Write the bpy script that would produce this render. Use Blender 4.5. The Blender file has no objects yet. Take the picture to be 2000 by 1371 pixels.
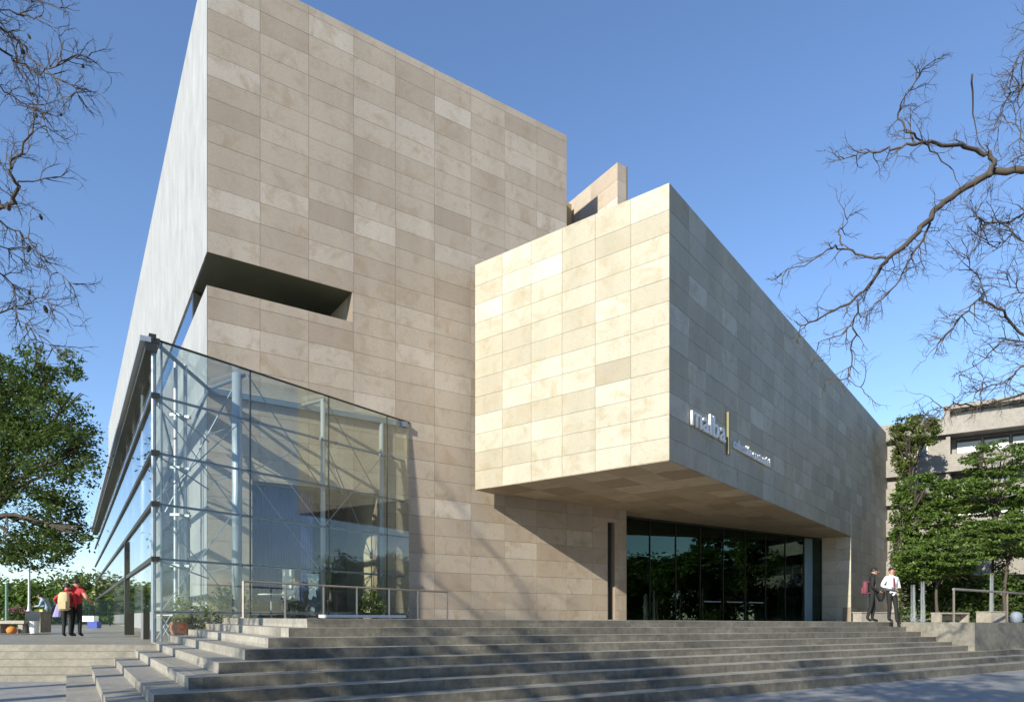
import bpy, bmesh, math, random
import numpy as np
from mathutils import Vector, Matrix, noise as mnoise

S = bpy.context.scene
COL = S.collection
R_ = math.radians
EYE = 1.45                       # camera height; plan axes: +Y is the view axis, X to the right
FPX, CX, HZ = 1334.0, 1000.0, 1208.5   # focal length, principal column and horizon of the 2000 px photograph

# ------------------------------------------------------------------ camera, sky, sun, exposure
cam = bpy.data.cameras.new('camera'); cam_o = bpy.data.objects.new('camera', cam); COL.objects.link(cam_o)
cam_o.location = (0, 0, EYE); cam_o.rotation_euler = (R_(90), 0, 0)
cam.sensor_width = 36; cam.lens = 36*FPX/2000; cam.shift_y = (HZ-685.5)/2000
cam.clip_start = .05; cam.clip_end = 5000
S.camera = cam_o

SUN_AZ, SUN_EL = -37.0, 25.5     # azimuth measured from straight behind the camera, negative = to its left
sun_dir = Vector((math.sin(R_(SUN_AZ))*math.cos(R_(SUN_EL)), -math.cos(R_(SUN_AZ))*math.cos(R_(SUN_EL)), math.sin(R_(SUN_EL))))
w = bpy.data.worlds.new('World'); S.world = w; w.use_nodes = True
nt = w.node_tree; bg = nt.nodes['Background']
sky = nt.nodes.new('ShaderNodeTexSky'); sky.sky_type = 'NISHITA'; sky.sun_disc = False
sky.sun_elevation = R_(SUN_EL)
sky.sun_rotation = math.atan2(sun_dir.x, sun_dir.y)
sky.air_density = 1.0; sky.dust_density = 0.0; sky.ozone_density = 2.6; sky.altitude = 20
tint = nt.nodes.new('ShaderNodeMix'); tint.data_type = 'RGBA'; tint.blend_type = 'MULTIPLY'; tint.inputs[0].default_value = 1; tint.inputs[7].default_value = (.95, 1.015, 1.13, 1)
nt.links.new(sky.outputs[0], tint.inputs[6]); nt.links.new(tint.outputs[2], bg.inputs[0]); bg.inputs[1].default_value = 0.133
sl = bpy.data.lights.new('sun', 'SUN'); sl.energy = 4.7; sl.angle = R_(.53); sl.color = (1, .96, .83)
sun_o = bpy.data.objects.new('sun', sl); COL.objects.link(sun_o)
sun_o.rotation_euler = sun_dir.to_track_quat('Z', 'Y').to_euler(); sun_o.location = (-20, -20, 40)
S.view_settings.view_transform = 'Standard'; S.view_settings.look = 'None'
S.view_settings.exposure = 0.60; S.view_settings.gamma = 1.0; S.view_settings.use_curve_mapping = False
S.cycles.transparent_max_bounces = 32; S.cycles.max_bounces = 8

# ------------------------------------------------------------------ helpers
class MB:
    """collects faces of one mesh"""
    def __init__(s): s.v = []; s.f = []; s.t = []; s.m = []
    def add(s, vs, fs, tone=.5, mi=0):
        o = len(s.v); s.v += [tuple(p) for p in vs]
        for f in fs: s.f.append(tuple(i+o for i in f)); s.t.append(tone); s.m.append(mi)
        return s
    def hexa(s, p, tone=.5, mi=0, skip=()):
        fs = [(0,3,2,1),(4,5,6,7),(0,1,5,4),(1,2,6,5),(2,3,7,6),(3,0,4,7)]
        return s.add(p, [f for i, f in enumerate(fs) if i not in skip], tone, mi)
    def box(s, c, d, tone=.5, mi=0, rz=0):
        x, y, z = [k/2 for k in d]; cr, sr = math.cos(rz), math.sin(rz)
        p = [(-x,-y,-z),(x,-y,-z),(x,y,-z),(-x,y,-z),(-x,-y,z),(x,-y,z),(x,y,z),(-x,y,z)]
        return s.hexa([(c[0]+a*cr-b*sr, c[1]+a*sr+b*cr, c[2]+q) for a, b, q in p], tone, mi)
    def prism(s, poly, z0, z1, tone=.5, mi=0, zf=None):
        zf = zf or (lambda x, y: 0.0)
        n = len(poly); a = 0
        for i in range(n): a += poly[i][0]*poly[(i+1)%n][1]-poly[(i+1)%n][0]*poly[i][1]
        if a < 0: poly = poly[::-1]
        vs = [(x, y, z0+zf(x,y)) for x, y in poly]+[(x, y, z1+zf(x,y)) for x, y in poly]
        fs = [tuple(range(n-1,-1,-1)), tuple(range(n,2*n))]+[(i,(i+1)%n,(i+1)%n+n,i+n) for i in range(n)]
        return s.add(vs, fs, tone, mi)
    def tube(s, pts, rad, n=6, tone=.5, mi=0, cap=True):
        pts = [Vector(p) for p in pts]
        if not hasattr(rad, '__len__'): rad = [rad]*len(pts)
        o = len(s.v); up = Vector((.13,.21,.97)); N = len(pts)
        for i, p in enumerate(pts):
            t = (pts[min(i+1,N-1)]-pts[max(i-1,0)]).normalized()
            if abs(t.dot(up)) > .97: up = Vector((1,.1,.05))
            a = t.cross(up).normalized(); b = t.cross(a)
            for k in range(n):
                q = 2*math.pi*k/n; s.v.append(tuple(p+(a*math.cos(q)+b*math.sin(q))*rad[i]))
        for i in range(N-1):
            for k in range(n):
                k2 = (k+1)%n; s.f.append((o+i*n+k, o+(i+1)*n+k, o+(i+1)*n+k2, o+i*n+k2)); s.t.append(tone); s.m.append(mi)
        if cap:
            s.f.append(tuple(o+k for k in range(n))); s.f.append(tuple(o+(N-1)*n+k for k in range(n-1,-1,-1)))
            s.t += [tone]*2; s.m += [mi]*2
        return s
    def lathe(s, c, prof, n=14, tone=.5, mi=0):
        o = len(s.v); N = len(prof)
        for r, z in prof:
            for k in range(n):
                q = 2*math.pi*k/n; s.v.append((c[0]+r*math.cos(q), c[1]+r*math.sin(q), c[2]+z))
        for i in range(N-1):
            for k in range(n):
                k2 = (k+1)%n; s.f.append((o+i*n+k, o+i*n+k2, o+(i+1)*n+k2, o+(i+1)*n+k)); s.t.append(tone); s.m.append(mi)
        s.f.append(tuple(o+k for k in range(n-1,-1,-1))); s.f.append(tuple(o+(N-1)*n+k for k in range(n))); s.t += [tone]*2; s.m += [mi]*2
        return s
    def build(s, name, mats, parent=None, smooth=False):
        me = bpy.data.meshes.new(name)
        me.from_pydata(s.v, [], s.f)
        for m in (mats if isinstance(mats, (list, tuple)) else [mats]): me.materials.append(m)
        at = me.attributes.new('tone', 'FLOAT', 'FACE'); at.data.foreach_set('value', s.t)
        me.polygons.foreach_set('material_index', s.m)
        if smooth: me.polygons.foreach_set('use_smooth', [True]*len(s.f))
        me.update()
        o = bpy.data.objects.new(name, me); COL.objects.link(o)
        if parent: o.parent = parent
        return o

def tag(o, label=None, cat=None, group=None, kind=None):
    if label: o['label'] = label
    if cat: o['category'] = cat
    if group: o['group'] = group
    if kind: o['kind'] = kind
    return o
def thing(name, label, cat, loc=(0,0,0), rz=0, group=None):
    o = bpy.data.objects.new(name, None); COL.objects.link(o); o.location = loc; o.rotation_euler = (0,0,rz)
    o.empty_display_size = .2
    return tag(o, label, cat, group)
def copy_tree(o, parent=None):
    c = o.copy(); COL.objects.link(c)
    for ch in [k for k in COL.objects if k.parent == o]:
        d = copy_tree(ch, c); d.parent = c
    return c
def at(px, py, Y): return Vector(((px-CX)/FPX*Y, Y, EYE+(HZ-py)/FPX*Y))
def zpx(py, Y): return (HZ-py)/FPX*Y

class Frame:
    """a vertical plane: u runs along it, n outward, z up (z relative to the eye)"""
    def __init__(s, o, ang, flip=1):
        s.o = o; s.d = (math.sin(ang), math.cos(ang)); s.n = (s.d[1]*flip, -s.d[0]*flip); s.flip = flip
    def xy(s, u, n=0): return (s.o[0]+u*s.d[0]+n*s.n[0], s.o[1]+u*s.d[1]+n*s.n[1])
    def p(s, u, z, n=0): x, y = s.xy(u, n); return Vector((x, y, EYE+z))
    def upx(s, px, n=0):
        k = (px-CX)/FPX; ox, oy = s.xy(0, n)
        return (k*oy-ox)/(s.d[0]-k*s.d[1])
    def hexa(s, mb, u0, u1, z0, z1, n0, n1, tone=.5, mi=0, skip=()):
        p = [s.p(u0,z0,n1), s.p(u1,z0,n1), s.p(u1,z0,n0), s.p(u0,z0,n0), s.p(u0,z1,n1), s.p(u1,z1,n1), s.p(u1,z1,n0), s.p(u0,z1,n0)]
        if s.flip < 0: p = [p[1],p[0],p[3],p[2],p[5],p[4],p[7],p[6]]
        return mb.hexa(p, tone, mi, skip)

# ------------------------------------------------------------------ materials
def new_mat(name):
    m = bpy.data.materials.new(name); m.use_nodes = True
    return m, m.node_tree, m.node_tree.nodes['Principled BSDF']
def nd(t, kind, **kw):
    n = t.nodes.new(kind)
    for k, v in kw.items(): setattr(n, k, v)
    return n
def ramp(t, fac, stops):
    r = nd(t, 'ShaderNodeValToRGB'); e = r.color_ramp.elements
    while len(e) < len(stops): e.new(.5)
    for i, (p, c) in enumerate(stops): e[i].position = p; e[i].color = (*c, 1)
    t.links.new(fac, r.inputs[0]); return r.outputs[0]
def noise(t, scale, detail=4, rough=.55, vec=None, dist=0):
    n = nd(t, 'ShaderNodeTexNoise'); n.inputs['Scale'].default_value = scale; n.inputs['Detail'].default_value = detail
    n.inputs['Roughness'].default_value = rough; n.inputs['Distortion'].default_value = dist
    if vec is not None: t.links.new(vec, n.inputs['Vector'])
    return n.outputs['Fac']
def mixc(t, fac, a, b, mode='MIX'):
    m = nd(t, 'ShaderNodeMix', data_type='RGBA', blend_type=mode)
    for sock, v in ((m.inputs[0], fac), (m.inputs[6], a), (m.inputs[7], b)):
        if hasattr(v, 'links'): t.links.new(v, sock)
        else: sock.default_value = v if not isinstance(v, tuple) else ((*v, 1) if len(v) == 3 else v)
    return m.outputs[2]
def pos(t, stretch=(1,1,1)):
    g = nd(t, 'ShaderNodeNewGeometry'); mp = nd(t, 'ShaderNodeMapping'); mp.inputs['Scale'].default_value = stretch
    t.links.new(g.outputs['Position'], mp.inputs['Vector']); return mp.outputs[0]
def tone_of(t):
    a = nd(t, 'ShaderNodeAttribute', attribute_name='tone'); return a.outputs['Fac']
def bump(t, b, h, strength=.2, dist=.02):
    n = nd(t, 'ShaderNodeBump'); n.inputs['Strength'].default_value = strength; n.inputs['Distance'].default_value = dist
    t.links.new(h, n.inputs['Height']); t.links.new(n.outputs[0], b.inputs['Normal'])

def simple(name, col, rough=.6, var=.12, scale=6, metal=0, bumpy=0):
    m, t, b = new_mat(name); v = pos(t)
    f = noise(t, scale, 5, .6, v)
    c = mixc(t, f, tuple(k*(1-var) for k in col), tuple(min(1, k*(1+var)) for k in col))
    t.links.new(c, b.inputs['Base Color']); b.inputs['Roughness'].default_value = rough; b.inputs['Metallic'].default_value = metal
    if bumpy: bump(t, b, noise(t, scale*6, 4, .6, v), bumpy, .01)
    return m

def stone_mat(name, lo, mid, hi, blotch):
    m, t, b = new_mat(name); v0 = pos(t)
    tn = tone_of(t)
    cx = nd(t, 'ShaderNodeCombineXYZ'); sc = nd(t, 'ShaderNodeVectorMath', operation='SCALE'); sc.inputs[3].default_value = 1
    for i_, k_ in enumerate((310, 170, 230)):                # every slab is cut from another bit of rock
        mu = nd(t, 'ShaderNodeMath', operation='MULTIPLY'); mu.inputs[1].default_value = k_; t.links.new(tn, mu.inputs[0]); t.links.new(mu.outputs[0], cx.inputs[i_])
    av = nd(t, 'ShaderNodeVectorMath', operation='ADD'); t.links.new(v0, av.inputs[0]); t.links.new(cx.outputs[0], av.inputs[1]); v = av.outputs[0]
    base = ramp(t, tn, [(0, lo), (.5, mid), (1, hi)])
    n1 = noise(t, 1.7, 6, .62, v, .6)
    f1 = ramp(t, n1, [(.50, (0,0,0)), (.72, (1,1,1))])
    c = mixc(t, f1, base, mixc(t, .75, base, blotch))
    n2 = noise(t, 26, 5, .7, v)
    c = mixc(t, .22, c, ramp(t, n2, [(.3, (.25,.25,.25)), (.7, (.75,.75,.75))]), 'OVERLAY')
    vn = noise(t, 2.3, 3, .5, v, 2.2); c = mixc(t, ramp(t, vn, [(.485,(0,0,0)),(.50,(.45,.45,.45)),(.515,(0,0,0))]), c, blotch)
    n3 = noise(t, .25, 3, .5, v0)
    c = mixc(t, .16, c, ramp(t, n3, [(.3, (.3,.3,.3)), (.7, (.7,.7,.7))]), 'OVERLAY')
    n4 = noise(t, 1.1, 4, .6, pos(t, (1,1,.06)))
    c = mixc(t, .13, c, ramp(t, n4, [(.35, (.28,.28,.28)), (.62, (.6,.6,.6))]), 'OVERLAY')
    t.links.new(c, b.inputs['Base Color'])
    b.inputs['Roughness'].default_value = .62; b.inputs['Specular IOR Level'].default_value = .3
    bump(t, b, n2, .12, .006)
    return m
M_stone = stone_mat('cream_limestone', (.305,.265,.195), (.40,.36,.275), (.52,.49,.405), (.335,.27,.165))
M_stone_t = stone_mat('limestone_warm_lit', (.335,.262,.198), (.44,.362,.28), (.55,.48,.40), (.345,.255,.165))  # one limestone; this copy is warmed to carry the light on the tower
M_joint = simple('mortar_joint', (.24,.19,.14), .9, .15, 3)
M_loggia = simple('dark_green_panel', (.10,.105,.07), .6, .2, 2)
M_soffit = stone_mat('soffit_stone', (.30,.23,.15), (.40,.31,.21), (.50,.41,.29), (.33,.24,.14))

def plaster_mat():
    m, t, b = new_mat('pale_side_wall'); v = pos(t, (1,1,.4)); v2 = pos(t)
    n1 = noise(t, 1.6, 6, .65, v, .4)
    c = ramp(t, n1, [(.25, (.27,.268,.262)), (.5, (.335,.331,.322)), (.75, (.405,.40,.39))])
    n2 = noise(t, 14, 5, .7, v2)
    c = mixc(t, .15, c, ramp(t, n2, [(.3, (.3,.3,.3)), (.7, (.7,.7,.7))]), 'OVERLAY')
    t.links.new(c, b.inputs['Base Color']); b.inputs['Roughness'].default_value = .7
    bump(t, b, n2, .1, .01); return m
M_plaster = plaster_mat()

def granite_mat(name, c0, c1, patch=.35, slab=0):
    m, t, b = new_mat(name); v = pos(t)
    n1 = noise(t, 60, 4, .75, v); n2 = noise(t, 1.3, 6, .65, v, .5); n3 = noise(t, 7, 5, .7, v)
    c = mixc(t, ramp(t, n2, [(.3,(0,0,0)),(.7,(1,1,1))]), c0, c1)
    c = mixc(t, .4, c, ramp(t, n1, [(.32,(.2,.2,.2)),(.68,(.8,.8,.8))]), 'OVERLAY')
    c = mixc(t, patch, c, ramp(t, n3, [(.35,(.25,.24,.23)),(.65,(.72,.72,.72))]), 'OVERLAY')
    if slab:
        g = nd(t, 'ShaderNodeNewGeometry'); dt = nd(t, 'ShaderNodeVectorMath', operation='DOT_PRODUCT'); dt.inputs[1].default_value = (slab*.829, slab*.559, 0)
        sp = nd(t, 'ShaderNodeSeparateXYZ'); t.links.new(g.outputs['Position'], dt.inputs[0]); t.links.new(g.outputs['Position'], sp.inputs[0])
        zz = nd(t, 'ShaderNodeMath', operation='MULTIPLY'); zz.inputs[1].default_value = 2.7; t.links.new(sp.outputs['Z'], zz.inputs[0])
        zf = nd(t, 'ShaderNodeMath', operation='FLOOR'); zz2 = nd(t, 'ShaderNodeMath', operation='MULTIPLY'); zz2.inputs[1].default_value = 6.6
        t.links.new(sp.outputs['Z'], zz2.inputs[0]); t.links.new(zz2.outputs[0], zf.inputs[0])
        fl = nd(t, 'ShaderNodeMath', operation='FLOOR'); t.links.new(dt.outputs['Value'], fl.inputs[0])
        cb = nd(t, 'ShaderNodeCombineXYZ'); t.links.new(fl.outputs[0], cb.inputs[0]); t.links.new(zf.outputs[0], cb.inputs[1])
        wn = nd(t, 'ShaderNodeTexWhiteNoise'); t.links.new(cb.outputs[0], wn.inputs['Vector'])
        c = mixc(t, .45, c, ramp(t, wn.outputs['Value'], [(0,(.33,.33,.33)),(1,(.66,.65,.63))]), 'OVERLAY')
        ds = nd(t, 'ShaderNodeMath', operation='FRACT'); t.links.new(dt.outputs['Value'], ds.inputs[0])
        c = mixc(t, ramp(t, ds.outputs[0], [(.0,(.6,.6,.6)),(.012,(0,0,0))]), c, (.05,.045,.04))
    t.links.new(c, b.inputs['Base Color']); b.inputs['Roughness'].default_value = .55
    bump(t, b, n1, .25, .006); return m
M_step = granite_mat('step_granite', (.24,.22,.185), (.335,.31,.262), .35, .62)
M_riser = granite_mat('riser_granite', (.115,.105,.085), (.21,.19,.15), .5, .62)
M_plaza = granite_mat('plaza_stone', (.19,.172,.135), (.26,.235,.185), .35)
M_pave = granite_mat('paving', (.22,.215,.21), (.31,.30,.29))
M_conc = granite_mat('weathered_concrete', (.27,.24,.20), (.38,.34,.28), .25)

def glass_mat(name, tint, refl=(1,1,1), ior=1.5, extra=0.0, dust=0.0):
    m, t, b = new_mat(name); t.nodes.remove(b)
    out = t.nodes['Material Output']
    tr = nd(t, 'ShaderNodeBsdfTransparent'); tr.inputs[0].default_value = (*tint, 1)
    gl = nd(t, 'ShaderNodeBsdfGlossy'); gl.inputs[0].default_value = (*refl, 1); gl.inputs['Roughness'].default_value = .015
    fr = nd(t, 'ShaderNodeFresnel'); ge = nd(t, 'ShaderNodeNewGeometry'); im = nd(t, 'ShaderNodeMix'); im.inputs[2].default_value = ior; im.inputs[3].default_value = 1/ior
    t.links.new(ge.outputs['Backfacing'], im.inputs[0]); t.links.new(im.outputs[0], fr.inputs[0])   # thin sheet: both faces reflect alike
    nz = noise(t, .55, 2, .5, pos(t)); bp = nd(t, 'ShaderNodeBump'); bp.inputs['Strength'].default_value = .06; bp.inputs['Distance'].default_value = .05
    t.links.new(nz, bp.inputs['Height']); t.links.new(bp.outputs[0], gl.inputs['Normal'])
    ad = nd(t, 'ShaderNodeMath', operation='ADD', use_clamp=True); ad.inputs[1].default_value = extra
    t.links.new(fr.outputs[0], ad.inputs[0])
    mx = nd(t, 'ShaderNodeMixShader'); t.links.new(ad.outputs[0], mx.inputs[0]); t.links.new(tr.outputs[0], mx.inputs[1]); t.links.new(gl.outputs[0], mx.inputs[2])
    if dust:                                                # film of dust on the pane
        df = nd(t, 'ShaderNodeBsdfDiffuse'); df.inputs[0].default_value = (.62,.64,.58,1); dm = nd(t, 'ShaderNodeMixShader')
        t.links.new(ramp(t, noise(t, 1.4, 4, .6, pos(t, (1,1,.5))), [(.3,(dust*.6,)*3),(.75,(dust*1.6,)*3)]), dm.inputs[0])
        t.links.new(mx.outputs[0], dm.inputs[1]); t.links.new(df.outputs[0], dm.inputs[2]); t.links.new(dm.outputs[0], out.inputs[0]); return m
    t.links.new(mx.outputs[0], out.inputs[0]); return m
M_glass_b = glass_mat('glass_sky_reflection', (.95,.975,.97), dust=.045)  # bluish pane tint stands in for the reflected sky
M_glass_g = glass_mat('glass_front_reflection', (.955,.97,.93), dust=.04)  # greener pane tint stands in for the reflected sunlit overhang
M_glass_side = glass_mat('side_glass', (.92,.955,.95), extra=.0)
M_glass_dark = glass_mat('dark_entrance_glass', (.36,.46,.40), (.75,1,.88), extra=.015)
M_glass_bldg = simple('window_glass', (.045,.055,.06), .08, .2, 1)
M_steel = simple('blue_grey_steel', (.20,.24,.285), .42, .1, 5, .25)
M_col = simple('light_steel_column', (.40,.44,.47), .4, .08, 5, .2)
M_dark = simple('dark_bronze_steel', (.055,.055,.045), .45, .2, 5, .4)
M_rail = simple('brushed_rail', (.48,.41,.34), .35, .1, 8, .6)
M_white = simple('white_paint', (.78,.78,.76), .5, .05, 4)
M_alu = simple('pale_metal', (.48,.50,.52), .4, .08, 6, .4)
M_yellow = simple('olive_yellow_paint', (.20,.185,.08), .5, .1, 5)
M_black = simple('dark_interior', (.02,.022,.018), .8, .3, 2)
M_ochre = simple('ochre_wall', (.36,.25,.12), .8, .15, 1.5)
M_bark = simple('bark', (.075,.06,.046), .9, .35, 9, 0, .5)
M_bark_l = simple('pale_bark', (.072,.056,.043), .9, .3, 9, 0, .5)
M_terra = simple('terracotta', (.42,.13,.06), .7, .2, 8)

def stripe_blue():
    m, t, b = new_mat('slats_sky_reflection'); v = pos(t)
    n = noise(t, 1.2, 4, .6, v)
    c = ramp(t, n, [(.3,(.035,.055,.19)),(.7,(.065,.095,.29))])  # blue of the reflected sky put into the slat colour
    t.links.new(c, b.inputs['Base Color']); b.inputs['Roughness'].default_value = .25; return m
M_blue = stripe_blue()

def leaf_mat(name, dark, light, trans=.35):
    m, t, b = new_mat(name); t.nodes.remove(b); out = t.nodes['Material Output']
    tn = tone_of(t); c = ramp(t, tn, [(0, dark), (1, light)])
    d = nd(t, 'ShaderNodeBsdfDiffuse'); tl = nd(t, 'ShaderNodeBsdfTranslucent'); g = nd(t, 'ShaderNodeBsdfGlossy'); g.inputs['Roughness'].default_value = .5
    t.links.new(c, d.inputs[0]); t.links.new(mixc(t, .5, c, (.10,.16,.02)), tl.inputs[0])
    m1 = nd(t, 'ShaderNodeMixShader'); m1.inputs[0].default_value = trans
    t.links.new(d.outputs[0], m1.inputs[1]); t.links.new(tl.outputs[0], m1.inputs[2])
    m2 = nd(t, 'ShaderNodeMixShader'); m2.inputs[0].default_value = .04
    t.links.new(m1.outputs[0], m2.inputs[1]); t.links.new(g.outputs[0], m2.inputs[2])
    t.links.new(m2.outputs[0], out.inputs[0]); return m
M_leaf_dark = leaf_mat('dark_leaves', (.035,.066,.014), (.115,.17,.038), .40)
M_leaf_mid = leaf_mat('green_leaves', (.06,.11,.02), (.20,.30,.055), .44)
M_leaf_yel = leaf_mat('yellow_green_leaves', (.09,.12,.025), (.22,.26,.07), .4)
M_pod = simple('seed_pods', (.03,.025,.02), .8, .3, 6)

# ------------------------------------------------------------------ plan of the place (all derived once, then built in metres)
AA, AR, AL, AP = R_(56.0), R_(38.1), R_(-33.0), R_(36.0)
e1 = (math.sin(AA), math.cos(AA)); e2 = (math.sin(AL), math.cos(AL)); eR = (math.sin(AR), math.cos(AR))
YC = 20.4
A0 = ((405-CX)/FPX*YC, YC)
FA = Frame(A0, AA); FL = Frame(A0, AL, -1)
uA = FA.upx
W = FA.xy(uA(968))
kk = (928-CX)/FPX                                          # back from W along -eR to column 928
sW = (W[0]-kk*W[1])/(eR[0]-kk*eR[1]); PFL = (W[0]-sW*eR[0], W[1]-sW*eR[1])
FF0 = Frame(PFL, AR-R_(90), -1)                             # direction left-back from PFL
sF = -FF0.upx(1307); C0 = FF0.xy(-sF)
FR = Frame(C0, AR); FF = Frame(C0, AR-R_(90), -1)           # FF: u runs from the front corner to the left
YR = C0[1]
Z_TOP_A = zpx(-89, YC); Z_N1 = zpx(492, YC); Z_N0 = zpx(557, YC); HT = .662
Z_TOP_R = zpx(357, YR); Z_UND = zpx(898, YR)
uN = uA(688); uEndA = uA(1107); uEndLow = uA(1223)
uR1, uR2 = FR.upx(1662), FR.upx(1735)
# stairs
RIS = .15
def tilt(x, y): return -.0065*(max(-25, min(30, x))+5)
def corner(k): return (-3.54-.1125*k, 11.8-.628*k)
def zk(k): return EYE+.013-RIS*k
def addv(p, d, s): return (p[0]+d[0]*s, p[1]+d[1]*s)

# ------------------------------------------------------------------ ground, steps
mb = MB(); zs = zk(9)
g = [-3000, -400, -120, -60, -25, -15, -5, 0, 5, 10, 15, 20, 30, 60, 120, 400, 3000]
gx = g; gy = [-3000,-400,-120,-60,-30,-15,0,6,10,14,18,22,26,30,40,60,120,400,3000]
vs = [(x, y, zs+tilt(x,y)) for y in gy for x in gx]
nx = len(gx); fs = [(j*nx+i, j*nx+i+1, (j+1)*nx+i+1, (j+1)*nx+i) for j in range(len(gy)-1) for i in range(nx-1)]
mb.add(vs, fs); ground = mb.build('street_pavement', M_pave); tag(ground, kind='structure')

stairs = bpy.data.objects.new('staircase', None); COL.objects.link(stairs); tag(stairs, kind='structure')
SB = 9.0                                                     # run of the side steps back from the front corner
def step_poly(k):
    c = corner(k)
    back = addv(c, e2, SB+.466*0)
    if k <= 4: r_end = 24.3+.445*k
    else: r_end = 70
    fr = addv(c, e1, r_end)
    return [c, fr, addv(fr, e2, 26 if k <= 4 else 10), addv(back, e1, 14), back]
def rk(mb, c, k):
    """index of the side face that carries the front riser"""
    n = len(mb.v)//2; f = addv(c, e1, 1)
    for i in range(n):
        a, b = mb.v[i], mb.v[(i+1)%n]
        if all(abs((p[0]-c[0])*e1[1]-(p[1]-c[1])*e1[0]) < .01 for p in (a, b)): return i
    return 0
for k in range(0, 9):
    mb = MB(); c = corner(k)
    mb.prism(step_poly(k), zk(k+1)-.02 if k < 8 else zk(9)-.3, zk(k), tone=.5, zf=tilt)
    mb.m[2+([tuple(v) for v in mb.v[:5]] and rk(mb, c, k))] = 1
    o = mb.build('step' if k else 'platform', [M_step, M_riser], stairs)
# the flight on the left, from the lower plaza down to the street
eF = Vector((1,.09)).normalized(); eB = (-eF.y, eF.x)
lf0 = (at(131,0,14.35).x, 14.35)
flight = bpy.data.objects.new('side_staircase', None); COL.objects.link(flight); tag(flight, kind='structure')
for k in range(4, 9):
    p = addv(lf0, eB, .34*(8-k))
    a = addv(p, eF, -40); b = addv(p, eF, 5.4+.2*(8-k))
    far = 2200 if k == 4 else 6
    mb = MB()
    if k == 4: poly = [a, b, addv(b, e2, 60), (-900, 1500), (-1500, 700), addv(a, eF, -60)]
    else: poly = [a, b, addv(b, eB, far), addv(a, eB, far)]
    mb.prism(poly, zk(k+1)-.02 if k < 8 else zk(9)-.3, zk(k)-.006, zf=tilt)
    mb.build('step' if k > 4 else 'lower_plaza', M_plaza, flight)
# ramp block at the right end of the steps
kB = (1904-CX)/FPX
cB = corner(5.4); sB = (kB*cB[1]-cB[0])/(e1[0]-kB*e1[1]); B0 = addv(cB, e1, sB)
mb = MB(); mb.prism([B0, addv(B0, e1, 16), addv(addv(B0, e1, 16), e2, 14), addv(B0, e2, 14)], zs-.3, zk(0)+.005, zf=tilt)
tag(mb.build('ramp_block', granite_mat('ramp_concrete', (.17,.155,.125), (.25,.23,.19), .4)), 'low concrete ramp wall at the right end of the stone steps', 'wall')

# ------------------------------------------------------------------ museum
museum = thing('museum_building', 'angular museum clad in beige limestone slabs with an overhanging upper block', 'museum', (A0[0], A0[1], 0))
def put(o):                                                 # keep world placement under the museum empty
    if o.parent == museum: o.matrix_parent_inverse = Matrix.Translation((-A0[0], -A0[1], 0))
    return o
def mpart(m, name, mat, smooth=False): return put(m.build(name, mat, museum, smooth))
rng = random.Random(4)
GAP, TH = .005, .016
tile_list = []                                              # (pixel area, parent wall, mesh builder)
def solid_cells(us, zs_, openings):
    for a, b in zip(us[:-1], us[1:]):
        for c, d in zip(zs_[:-1], zs_[1:]):
            mu, mz = (a+b)/2, (c+d)/2
            if not any(o[0] < mu < o[1] and o[2] < mz < o[3] for o in openings): yield a, b, c, d
def backing(fr, name, u0, u1, z0, z1, openings, th=.45, mat=None):
    us = sorted({u0, u1, *[max(u0, min(u1, o[i])) for o in openings for i in (0,1)]})
    zz = sorted({z0, z1, *[max(z0, min(z1, o[i])) for o in openings for i in (2,3)]})
    m = MB()
    for a, b, c, d in solid_cells(us, zz, openings): fr.hexa(m, a, b, c, d, -th, -TH)
    return mpart(m, name, mat or M_joint)
def tiles(fr, parent, uj, zj, openings, px_fn=None, sunlit_bias=0, umin=None):
    def cut(r, o):
        a, b, c, d = r; A, B, C, D = o
        if A >= b or B <= a or C >= d or D <= c: return [r]
        out = []
        if A > a: out.append((a, A, c, d))
        if B < b: out.append((B, b, c, d))
        a2, b2 = max(a, A), min(b, B)
        if C > c: out.append((a2, b2, c, C))
        if D < d: out.append((a2, b2, D, d))
        return out
    for i in range(len(uj)-1):
        for j in range(len(zj)-1):
            tn = min(1, max(0, rng.gauss(.45+sunlit_bias, .14)))
            if rng.random() < .10: tn = min(1, tn+rng.uniform(.18, .36))
            rects = [(uj[i], uj[i+1], zj[j], zj[j+1])]
            for o in openings: rects = [q for r in rects for q in cut(r, o)]
            for a, b, c, d in rects:
                if b-a < .03 or d-c < .03: continue
                m = MB(); pr = rng.uniform(-.0015, .0015)
                fr.hexa(m, a+GAP, b-GAP, c+GAP, d-GAP, -TH-.004, pr, tn)
                P = [fr.p(x, z) for x, z in ((a,c),(b,c),(b,d),(a,d))]
                q = [(v.x/v.y*FPX, (v.z-EYE)/v.y*FPX) for v in P]
                ar = abs(sum(q[n][0]*q[(n+1)%4][1]-q[(n+1)%4][0]*q[n][1] for n in range(4)))/2
                vis = all(-1000 < x < 1000 for x, _ in q) and q[2][1] < 1250
                tile_list.append((ar if vis else 0, parent, m))

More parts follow.
